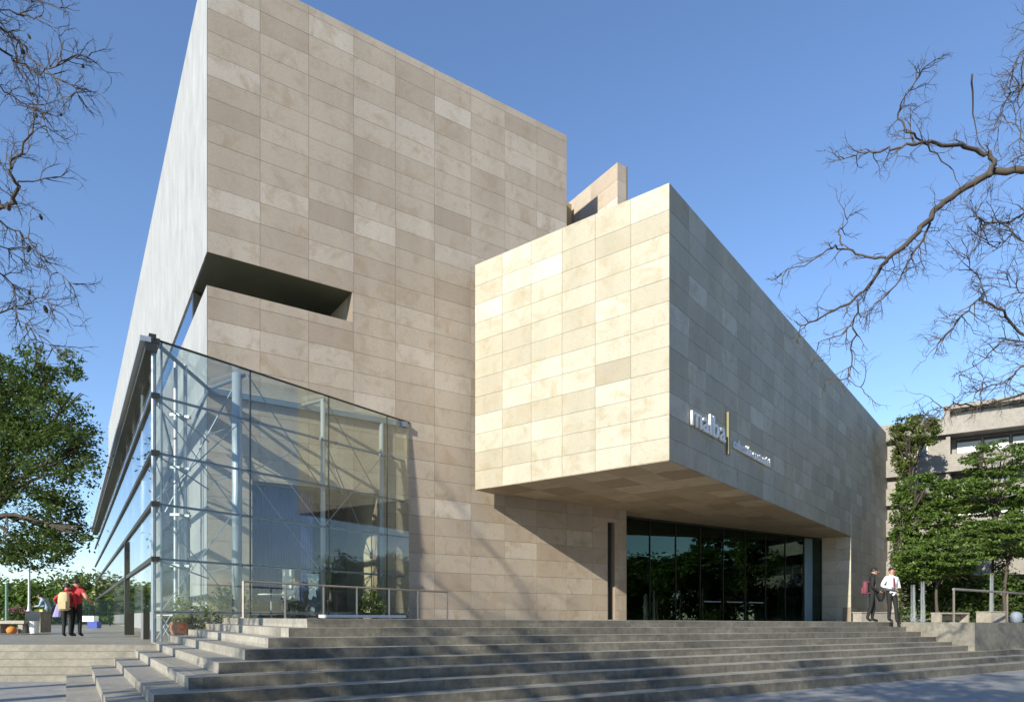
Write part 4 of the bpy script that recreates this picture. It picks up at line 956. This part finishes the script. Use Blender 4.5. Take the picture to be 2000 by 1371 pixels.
for i, z in enumerate(floors[:5]):
    z2 = floors[i+1]-.25
    m = MB(); FApt.hexa(m, -1.5, uW-.25, z+.003, z2-.003, -1.19, -.15); w_ = apart(m, 'bay_wall', M_wall)
    if i in (2, 3, 4):
        a = ua(1791); b = ua(1812)
        m = MB(); FApt.hexa(m, a, b, z+1.15, z+2.15, -.148, -.10); fr2 = apart(m, 'window', M_alu)
        m = MB(); FApt.hexa(m, a+.06, b-.06, z+1.21, z+2.09, -.10, -.085); apart(m, 'pane', M_glass_bldg, fr2)
    m = MB(); FApt.hexa(m, uW-.25, uW, z+.003, z2-.003, -1.19, .1); apart(m, 'pier', M_wall)
    u = uW+.35; k = 0
    while u < uE-2:
        m = MB(); FApt.hexa(m, u, u+1.45, z+.1, z2-.15, -1.199, -2.12); fr2 = apart(m, 'window', M_dark)
        m = MB(); hh = z2-.2 if (k+i) % 3 else z+1.3
        FApt.hexa(m, u+.06, u+1.39, z+.95 if i != 1 else z+1.6, z2-.35 if i > 2 else z2-.5, -1.12, -1.09)
        apart(m, 'blind', M_white if (i > 1 and k < 6) else M_glass_bldg, fr2); u += 1.55; k += 1
u = uW+.1; k = 0
while u < uE-2:
    m = MB(); FApt.hexa(m, u, u+1.7, floors[5]+.92, zt_-.02, -1.6, -1.5); fr2 = apart(m, 'window', M_alu)
    m = MB(); FApt.hexa(m, u+.05, u+1.65, floors[5]+.97, zt_-.1, -1.5, -1.47); apart(m, 'blind', M_white if k < 2 else simple('grey_pane', (.25,.28,.30), .15), fr2); u += 1.76; k += 1

# ------------------------------------------------------------------ trees
def tube_limb(m, pts, r0, r1, n): 
    N = len(pts); m.tube(pts, [r0+(r1-r0)*i/(N-1) for i in range(N)], n)
def smooth_path(pts, k=4, jit=0, rs=random):
    out = []
    P_ = [Vector(p) for p in pts]
    for i in range(len(P_)-1):
        p0 = P_[max(0,i-1)]; p1 = P_[i]; p2 = P_[i+1]; p3 = P_[min(len(P_)-1,i+2)]
        for s_ in range(k):
            t_ = s_/k; q_ = .5*((2*p1)+(p2-p0)*t_+(2*p0-5*p1+4*p2-p3)*t_*t_+(3*p1-p0-3*p2+p3)*t_**3)
            out.append(q_+Vector((rs.gauss(0,jit),rs.gauss(0,jit),rs.gauss(0,jit))))
    out.append(P_[-1]); return out
def twig(m, p, d, L, r, depth, rs, droop=0.0, ends=None):
    n = 5; pts = [p.copy()]; cur = p.copy(); dd = d.normalized(); st = L/n; kids = []
    for i in range(n):
        dd = (dd+Vector((rs.gauss(0,.24),rs.gauss(0,.22),rs.gauss(0,.24)-droop))).normalized(); cur = cur+dd*st; pts.append(cur.copy())
        if depth > 0 and rs.random() < (.62 if i else .25): kids.append((cur.copy(), dd.copy(), 1-i/n))
    m.tube(pts, [r*(1-.75*i/n) for i in range(n+1)], 3 if r < .012 else 4, cap=False)
    if ends is not None: ends.append(cur.copy())
    for q_, d0, f in kids:
        ax = Vector((rs.gauss(0,1),rs.gauss(0,.7),rs.gauss(0,1))).normalized()
        twig(m, q_, d0*.8+ax*.62, L*rs.uniform(.45,.75), r*.58, depth-1, rs, droop, ends)

def bare_tree(name, label, trunk, limbs, seed, mat, twig_L=.55, every=2, depth=2, pods=0, r_twig=.011):
    rs = random.Random(seed); t = thing(name, label, 'tree', trunk[0]); inv = Matrix.Translation(-Vector(trunk[0]))
    m = MB(); tube_limb(m, smooth_path(trunk, 4, .01, rs), .24, .10, 10); o = m.build('trunk', mat, t, True); o.matrix_parent_inverse = inv
    tw = MB(); ends = []
    for pts, r0, r1, dens in limbs:
        sp = smooth_path(pts, 4, .018, rs); m = MB(); tube_limb(m, sp, r0, r1, 7); o = m.build('limb', mat, t, True); o.matrix_parent_inverse = inv
        for i in range(2, len(sp)):
            for _ in range(dens if i < len(sp)-1 else dens+1):
                if rs.random() > .62: continue
                d0 = (sp[i]-sp[i-1]).normalized(); ax = Vector((rs.gauss(0,1),rs.gauss(0,.8),rs.gauss(0,1))).normalized()
                twig(tw, sp[i], d0*.9+ax*.75, twig_L*rs.uniform(.5,1.2), r_twig, depth, rs, .02, ends)
    o = tw.build('twigs', mat, t); o.matrix_parent_inverse = inv; o['kind'] = 'stuff'
    if pods:
        m = MB(); m.lathe((0,0,0), [(.006,-.05),(.022,-.03),(.026,0),(.012,.03)], 6); first = None
        for e in rs.sample(ends, min(pods, len(ends))):
            if first is None: first = o = m.build('seed_pod', M_pod, t)
            else: o = first.copy(); COL.objects.link(o); o.parent = t
            o.location = Vector(e)-Vector(trunk[0]); o.rotation_euler = (rs.uniform(-.6,.6), rs.uniform(-.6,.6), rs.uniform(0,6))
            q_ = rs.uniform(.6,1.3); o.scale = (q_, q_, q_*rs.uniform(.8,1.5))
    return t
def tr(lst, Y0, dY, z8=True):
    """traced limb: photograph columns/rows to a limb that also swings in depth"""
    n = len(lst); out = []
    for i, (x, y) in enumerate(lst):
        px, py = (1500+x/1.714, 50+y/1.714) if z8 else (x/1.958, y/1.958)
        out.append(at(px, py, Y0+dY*math.sin(i*.9)+dY*.6*i/n))
    return out
YT = 11.0
root = at(2330, 0, YT+.3); rz_ = zs+tilt(root.x, root.y)
trunk = [Vector((root.x, root.y, rz_)), Vector((root.x-.1, root.y, rz_+2.6)), at(2290, 700, YT+.2), at(2230, 480, YT+.1), at(2160, 330, YT)]
hub1 = trunk[-1]; hub2 = trunk[-2]; hub3 = trunk[-3]
RL = []; rq_ = random.Random(3)
for i in range(9):                                           # the side of the crown beyond the frame
    a_ = rq_.uniform(-1.5, 1.6); L_ = rq_.uniform(1.6, 3.0); p0 = hub1.lerp(hub2, rq_.random()*.9); pts = [p0]
    for k in range(1, 5): pts.append(p0+Vector((math.cos(a_)*L_*k/4, math.sin(a_)*L_*k/4, L_*.75*(k/4)**.8+rq_.gauss(0,.12))))
    RL.append((pts, .05, .008, 1))
RL.append(([hub1, hub1+Vector((.1,.1,.9)), hub1+Vector((.05,.3,1.8)), hub1+Vector((.2,.4,2.6))], .09, .015, 2))
M1 = [at(2160,330,YT), at(2080,322,YT)]+tr([(857,480),(740,500),(640,560),(560,620),(520,670),(460,740),(400,780),(370,830),(320,890),(260,930),(180,975),(110,1005)], YT, .35)
RL.append((M1, .068, .010, 1))
for l, r0, dens in (([(745,495),(755,455),(710,425),(640,405),(560,390),(500,395),(430,410),(370,420),(310,425),(245,450)], .055, 1),
    ([(500,392),(470,355),(440,310),(450,250),(500,180),(515,150)], .025, 1), ([(470,355),(530,400),(600,470),(645,545)], .022, 0),
    ([(390,780),(330,775),(270,750),(210,745),(150,790),(45,830)], .028, 1), ([(250,735),(235,690),(265,650)], .016, 1),
    ([(540,650),(530,700),(490,760),(460,800),(430,870),(370,920),(340,960)], .026, 1), ([(300,920),(285,1000),(240,1030),(170,1060)], .02, 1),
    ([(285,1000),(285,1080),(270,1150),(275,1190),(320,1220)], .018, 1), ([(690,640),(740,660),(800,660)], .02, 2), ([(680,170),(690,290),(710,400)], .02, 0)):
    RL.append((tr(l, YT, .3), r0*.8, .005, dens))
for l, r0, h_ in (([(1010,560),(930,600),(857,630),(800,660),(740,660),(690,640)], .045, hub1), ([(1000,1180),(930,1110),(857,1040),(800,970),(740,930),(705,920),(660,960),(620,1010),(580,1055)], .045, hub2),
    ([(705,920),(715,870),(680,810),(660,770)], .018, None), ([(1000,1080),(857,1140),(800,1190),(740,1210),(700,1220)], .03, hub2), ([(1000,1200),(857,1230),(740,1265),(660,1270),(600,1275),(540,1310)], .04, hub3),
    ([(960,120),(857,190),(800,250),(770,340)], .03, hub1), ([(980,0),(900,40),(850,90),(820,170)], .03, hub1), ([(960,760),(880,740),(820,700),(760,740),(700,700)], .03, hub1), ([(980,880),(900,870),(840,900),(800,830)], .03, hub2),
    ([(1000,1000),(900,1060),(800,1050),(740,1100),(640,1170)], .03, hub2), ([(900,480),(857,400),(830,300),(850,200)], .025, hub1)):
    p_ = tr(l, YT+.25, .4); RL.append((([h_]+p_) if h_ is not None else p_, r0*.75, .005, 2))
bare_tree('bare_tree', 'leafless tree with crooked drooping branches reaching in from the right edge', trunk, RL, 11, M_bark_l, .42, depth=2, pods=0, r_twig=.010)
YL = 9.5
root = at(-330, 0, YL); rz_ = zs+tilt(root.x, root.y)
trunk = [Vector((root.x, root.y, rz_)), Vector((root.x+.1, root.y, rz_+2.4)), at(-280, 620, YL), at(-200, 330, YL), at(-150, 60, YL)]
LL_ = []
for l, r0, hh in (([(-150,120),(0,195),(60,230),(120,265),(190,290),(265,320),(300,365)], .03, -1), ([(-120,30),(0,100),(70,150),(100,200),(170,255),(240,245),(285,215),(340,215)], .028, -1),
    ([(-300,820),(-120,800),(0,790),(40,790),(70,720),(30,650),(60,600),(120,500),(140,420),(120,370)], .06, -3), ([(60,700),(130,690),(195,680)], .016, None),
    ([(-200,900),(0,940),(60,980),(150,1020)], .02, -3), ([(-200,800),(0,850),(90,900),(140,960),(200,1020),(280,1085)], .022, -3), ([(-250,1240),(0,1190),(80,1170),(150,1140),(200,1180)], .025, -3),
    ([(-200,1000),(0,1050),(50,1100),(60,1200),(120,1260),(200,1330)], .02, -3), ([(-200,0),(0,40),(100,60),(200,90)], .02, -1), ([(-150,300),(0,330),(80,400),(150,430),(180,500)], .02, -2), ([(-150,-60),(0,-20),(120,10),(240,20)], .02, -1)):
    p_ = tr(l, YL, .35, False); LL_.append((([trunk[hh]]+p_) if hh else p_, r0*.72, .004, 2))
bare_tree('bare_tree', 'leafless tree with dark pods hanging in at the upper left edge', trunk, LL_, 5, M_bark, .34, depth=2, pods=16, r_twig=.009)

bx_, by_ = -16.5, 3.5; bz_ = zs+tilt(bx_, by_); rb_ = random.Random(77)
trunk = [Vector((bx_,by_,bz_)), Vector((bx_+.2,by_,bz_+3)), Vector((bx_-.1,by_+.1,bz_+6)), Vector((bx_+.1,by_,bz_+9)), Vector((bx_,by_,bz_+11.5))]
BL = []
for i in range(22):
    z0 = rb_.uniform(6.5, 11.3); a_ = rb_.uniform(0, 6.28); L_ = rb_.uniform(2.6, 4.6); p0 = Vector((bx_,by_,bz_+z0)); pts = [p0]
    for k in range(1, 5): pts.append(p0+Vector((math.cos(a_+.12*k)*L_*k/4, math.sin(a_+.12*k)*L_*k/4, L_*.9*(k/4)**.8+rb_.gauss(0,.15))))
    BL.append((pts, .075, .02, 1))
bare_tree('bare_tree', 'tall leafless street tree left of the viewpoint whose branches shade the lower wall', trunk, BL, 78, M_bark, 1.1, depth=2, r_twig=.022)
def leafy_tree(name, label, base, top, clumps, n, size, mat, seed, group=None, bark=M_bark, sub=16, tight=.28, r0=.22, flat=1.0, up=.4, vol=None):
    rs = np.random.RandomState(seed); rr = random.Random(seed); base = Vector(base); t = thing(name, label, 'tree', base, group=group); inv = Matrix.Translation(-base)
    m = MB(); tp = Vector(top); tube_limb(m, smooth_path([base, base.lerp(tp,.4)+Vector((rr.gauss(0,.12),rr.gauss(0,.12),0)), tp], 4, .01, rr), r0, r0*.55, 9)
    o = m.build('trunk', bark, t, True); o.matrix_parent_inverse = inv
    m = MB()
    for c, r in clumps:
        c = Vector(c); md = tp.lerp(c,.5)+Vector((0,0,.08*(c-tp).length)); tube_limb(m, smooth_path([base.lerp(tp,.85), tp.lerp(md,.4), md, c], 3, .02, rr), r0*.4, .02, 6)
        for _ in range(5):
            e = c+Vector((rr.gauss(0,.5)*r[0], rr.gauss(0,.5)*r[1], rr.gauss(0,.45)*r[2])); tube_limb(m, [md.lerp(c,.5), (c+e)/2+Vector((0,0,.1)), e], r0*.14, .008, 4)
    o = m.build('branches', bark, t); o.matrix_parent_inverse = inv
    pts = clump_points(vol or clumps, n, rs, sub, tight, flat)
    leaf_mesh('crown', pts, size, mat, t, seed, up, inv); return t
def cl(px, py, Y, rx, ry, dep=None): 
    c = at(px, py, Y); return ((c.x, c.y, c.z), (rx/FPX*Y, dep or rx/FPX*Y, ry/FPX*Y))
def rc(px, py, Y, rx, ry, n, seed, r=(.16,.30), fl=.75):
    q = random.Random(seed); out = []
    for _ in range(n):
        while True:
            a, b_, c_ = q.uniform(-1,1), q.uniform(-1,1), q.uniform(-1,1)
            if a*a+b_*b_+c_*c_ < 1: break
        k_ = q.uniform(*r); out.append(cl(px+a*rx, py+b_*ry, Y+c_*rx/FPX*Y*.7, rx*k_, rx*k_*fl))
    return out
LV = [cl(10,770,24,105,80), cl(95,830,23.5,80,75), cl(40,900,24.5,125,95), cl(120,900,23,72,66), cl(30,1010,24,115,85), cl(100,1030,24.5,66,58), cl(-60,850,24,110,130), cl(60,1085,24,66,30), cl(-40,740,24.5,90,60)]+rc(120,890,23.5,85,210,26,9,(.16,.34),.55)+rc(70,740,24,85,60,12,10,(.18,.34),.55)
# dark tree on the left
b = at(-70, 0, 24); b.z = PLZ(b.x, 24)
leafy_tree('leafy_tree', 'dense dark green tree at the left edge above the plaza', b, at(-40, 1010, 24), [cl(20,760,24,105,75), cl(100,830,23.5,70,70), cl(40,900,24.5,120,90), cl(120,900,23,62,62), cl(30,1010,24,110,80), cl(95,1030,24.5,55,55), cl(-60,850,24,110,130), cl(60,1080,24,60,28), cl(-40,740,24.5,90,60), cl(165,870,23.5,36,22), cl(172,905,23.5,30,14), cl(140,1040,23.5,34,20), cl(150,775,24,28,26), cl(110,720,24.5,40,24)],
    40000, .072, M_leaf_dark, 21, sub=52, tight=.12, r0=.3, vol=LV)
# wispy light foliage on its outer rim
# trees in front of the apartment block
def stub(px, Y): p = at(px, 0, Y); p.z = zr(min(p.x, 30), Y)-.1; return p
leafy_tree('leafy_tree', 'yellow green tree top rising behind the end of the museum wall', stub(1772, 44), at(1778, 960, 44), rc(1775,850,44,50,40,12,1,(.30,.5),.8), 8000, .10, M_leaf_yel, 31, sub=90, tight=.10, r0=.10, flat=.6, vol=[cl(1786,846,44,44,36), cl(1765,890,44,20,40)])
leafy_tree('leafy_tree', 'bushy dark green tree close against the end of the museum', stub(1757, 36), at(1762, 1050, 36), rc(1785,985,36,58,62,16,2,(.30,.5),.6)+rc(1752,1060,36,18,70,8,12,(.8,1.3)), 19000, .085, M_leaf_mid, 32, sub=150, tight=.075, r0=.12, flat=.55, vol=[cl(1806,965,36,56,40), cl(1798,1030,36,50,55), cl(1757,1040,36,19,110)])
leafy_tree('leafy_tree', 'low spreading bright green tree behind the fountain jets', stub(1835, 32), at(1830, 1130, 32), rc(1835,1092,32,78,44,16,3,(.28,.45),.5), 16000, .085, M_leaf_mid, 33, sub=150, tight=.075, r0=.09, flat=.5, vol=[cl(1835,1090,32,82,42), cl(1800,1105,32,48,34)])
leafy_tree('leafy_tree', 'layered tree with flat green tiers in front of the balconies', stub(1942, 34), at(1945, 1000, 34), rc(1950,900,34,70,44,10,4,(.25,.45),.35)+rc(1945,965,34,76,30,9,14,(.25,.45),.4), 10500, .085, M_leaf_mid, 34, sub=90, tight=.085, r0=.08, flat=.4, vol=[cl(1955,900,34,66,40), cl(1945,965,34,80,40)])
leafy_tree('leafy_tree', 'shadowy green tree filling the lower right behind the handrail', stub(1965, 33), at(1970, 1080, 33), rc(1960,1055,33,86,48,16,5,(.26,.42),.55), 17000, .085, M_leaf_mid, 35, sub=150, tight=.075, r0=.10, flat=.5, vol=[cl(1960,1050,33,90,44), cl(2010,1000,33,44,50)])
leafy_tree('leafy_tree', 'green climber like tree against the middle balconies', stub(1858, 40), at(1862, 1010, 40), rc(1858,975,40,60,40,12,6,(.28,.45),.5), 9000, .09, M_leaf_mid, 36, sub=110, tight=.08, r0=.08, flat=.5, vol=[cl(1862,965,40,66,34), cl(1870,1010,40,60,30)])
# hedge added, dark for the shaded undergrowth, at the foot of the apartment block
q = at(1760, 0, 34.5); q2 = at(2080, 0, 33); rs_ = np.random.RandomState(44); n_ = 15000; hz_ = zr(25, 33)
t = thing('hedge', 'tall hedge added dark for the shaded undergrowth behind the fountain jets at the foot of the apartment block', 'hedge', (q.x, q.y, hz_))
f_ = rs_.uniform(0,1,n_); top_ = 2.3+.45*np.sin(f_*23)+.3*np.sin(f_*61+1); hp = np.stack([f_*(q2.x-q.x)+rs_.normal(0,.1,n_), f_*(q2.y-q.y)+rs_.normal(0,.32,n_), rs_.uniform(0,1,n_)**.8*top_], 1)
leaf_mesh('foliage', hp, .10, M_leaf_dark, t, 45)
m = MB()
for k in range(14): m.tube([((q2.x-q.x)*k/13, (q2.y-q.y)*k/13, 0), ((q2.x-q.x)*k/13+.1, (q2.y-q.y)*k/13, 1.7)], [.04,.015], 5)
m.build('stem', M_bark, t)
# park trees far to the left
for i, (px, pt, rx, Y, mt) in enumerate(((20,1128,55,62,M_leaf_mid),(95,1140,42,70,M_leaf_mid),(150,1122,55,74,M_leaf_yel),(205,1140,42,68,M_leaf_yel),(255,1150,45,64,M_leaf_mid),(310,1155,40,72,M_leaf_mid),(-60,1110,60,66,M_leaf_mid),(60,1150,40,80,M_leaf_yel))):
    b = at(px, 0, Y); b.z = zk(4)-.1
    leafy_tree('park_tree', ['bushy green park tree furthest left beyond the lamp post','rounded green park tree behind the stone plinth','yellow green park tree above the two visitors in red','pale park tree just right of the visitors in red','green park tree seen behind the dark door post','green park tree seen through the pavilion glass','big park tree hidden behind the dark tree','small pale park tree between two greener ones'][i],
        b, at(px, 1185, Y), [cl(px,pt+26,Y,rx*.7,28), cl(px-rx*.4,pt+46,Y,rx*.5,26), cl(px+rx*.4,pt+44,Y,rx*.5,26), cl(px,pt+58,Y,rx*.8,24)], 3400, .26, mt, 50+i, 'park trees beyond the plaza', sub=12, tight=.3)
q = at(29, 0, 40); t = shrub('flowering_shrub', 'shrub with pink flowers near the green post', (q.x, q.y, zk(4)-.05), .55, 1.2, 700, M_leaf_dark, 71, 'shrub', .09)
rs_ = np.random.RandomState(8); leaf_mesh('flowers', clump_points([((0,0,1.15),(.5,.5,.18))], 160, rs_, 10, .3), .07, M_pink, t, 9)
# street trees behind the camera whose shade falls on the steps
kinds = ['street tree with a wide open crown furthest left behind the viewpoint','street tree with broad crown second from the left behind the viewpoint','low street tree close behind the viewpoint','tallest street tree, standing behind the others','street tree with open crown right of the viewpoint','young street tree left of the steps behind the viewpoint','street tree at the right kerb behind the viewpoint']
for i, (x, y, h, rad, n) in enumerate(((-15,-9,8.4,3.8,2300),(-9.5,-6,8.8,3.8,2500),(-4,-3.4,7.6,3.6,2400),(-6.3,-8.7,11.2,3.6,2000),(2.5,-2.5,8.2,3.6,2300),(-11.5,-.5,6.0,2.4,1100),(8,-2,8.2,3.6,1800))):
    rr = random.Random(90+i); cs = [((x+rr.uniform(-1,1)*rad, y+rr.uniform(-1,1)*rad, h+rr.uniform(-.4,.5)*rad), (rad*.40, rad*.40, rad*.28)) for _ in range(10)]
    leafy_tree('street_tree', kinds[i], (x, y, zs+tilt(x,y)), (x, y, h-.5), cs, n, .15, M_leaf_mid, 90+i, 'street trees behind the viewpoint', sub=9, tight=.2, r0=.2)
# trees beyond the right edge, mirrored in the entrance glass
far_k = ['dark park tree nearest the ramp beyond the right edge','round park tree second from the ramp beyond the right edge','tall park tree beside the apartment block beyond the right edge','broad park tree at the street beyond the right edge','park tree in the second row beyond the right edge','low park tree furthest beyond the right edge']
for i, (x, y, h, rad) in enumerate(((28,29,3.9,2.7),(32,24,4.2,2.8),(38,35,4.9,3.2),(40,26,4.6,3.2),(46,32,5.2,3.6),(50,23,4.4,3.2))):
    rr = random.Random(190+i); cs = [((x+rr.uniform(-.8,.8)*rad, y+rr.uniform(-.8,.8)*rad, h+rr.uniform(-.9,.6)*rad), (rad*.5, rad*.5, rad*.4)) for _ in range(8)]
    leafy_tree('park_tree', far_k[i], (x, y, zs+tilt(x,y)), (x, y, h-1.2), cs, 5200, .22, M_leaf_dark, 190+i, 'park trees beyond the right edge', sub=12, tight=.28, r0=.25)
# unseen town houses added across the avenue to cut sky light, also mirrored in the glass
def town_block(label, x, y, wx, dy, h, rz, wall):
    t = thing('added_town_building', label, 'building', (x, y, zs-.3), rz, 'buildings added across the avenue')
    m = MB(); m.box((0,0,h/2), (wx,dy,h)); m.box((0,0,h+.25), (wx+.4,dy+.4,.5)); m.build('wall', wall, t); f0 = g0 = None
    nf = int((h-1)/3.1); nw = int((wx-1)/2.6)
    for a in range(nf):
        for b in range(nw):
            c = (-(nw-1)*1.3+b*2.6, dy/2+.02, 1.9+a*3.1)
            if f0 is None:
                m = MB(); m.box((0,0,0), (1.5,.10,1.7)); f0 = o = m.build('window', M_white, t); m = MB(); m.box((0,.06,0), (1.3,.03,1.5)); g0 = p_ = m.build('pane', M_glass_bldg, o)
            else:
                o = f0.copy(); COL.objects.link(o); o.parent = t; p_ = g0.copy(); COL.objects.link(p_); p_.parent = o
            o.location = c
        m = MB(); m.box((0,dy/2+.45,.62+a*3.1), (wx-1,.9,.16)); m.build('balcony', wall, t)
town_block('unseen grey apartment block added across the avenue behind the viewpoint', 6, -42, 26, 12, 19, 0, M_conc)
town_block('unseen sandy apartment block added across the avenue to the right', 36, -40, 24, 12, 27, .25, M_wall)
town_block('unseen broad concrete block added across the avenue far to the right', 66, -24, 30, 14, 30, .8, M_conc)
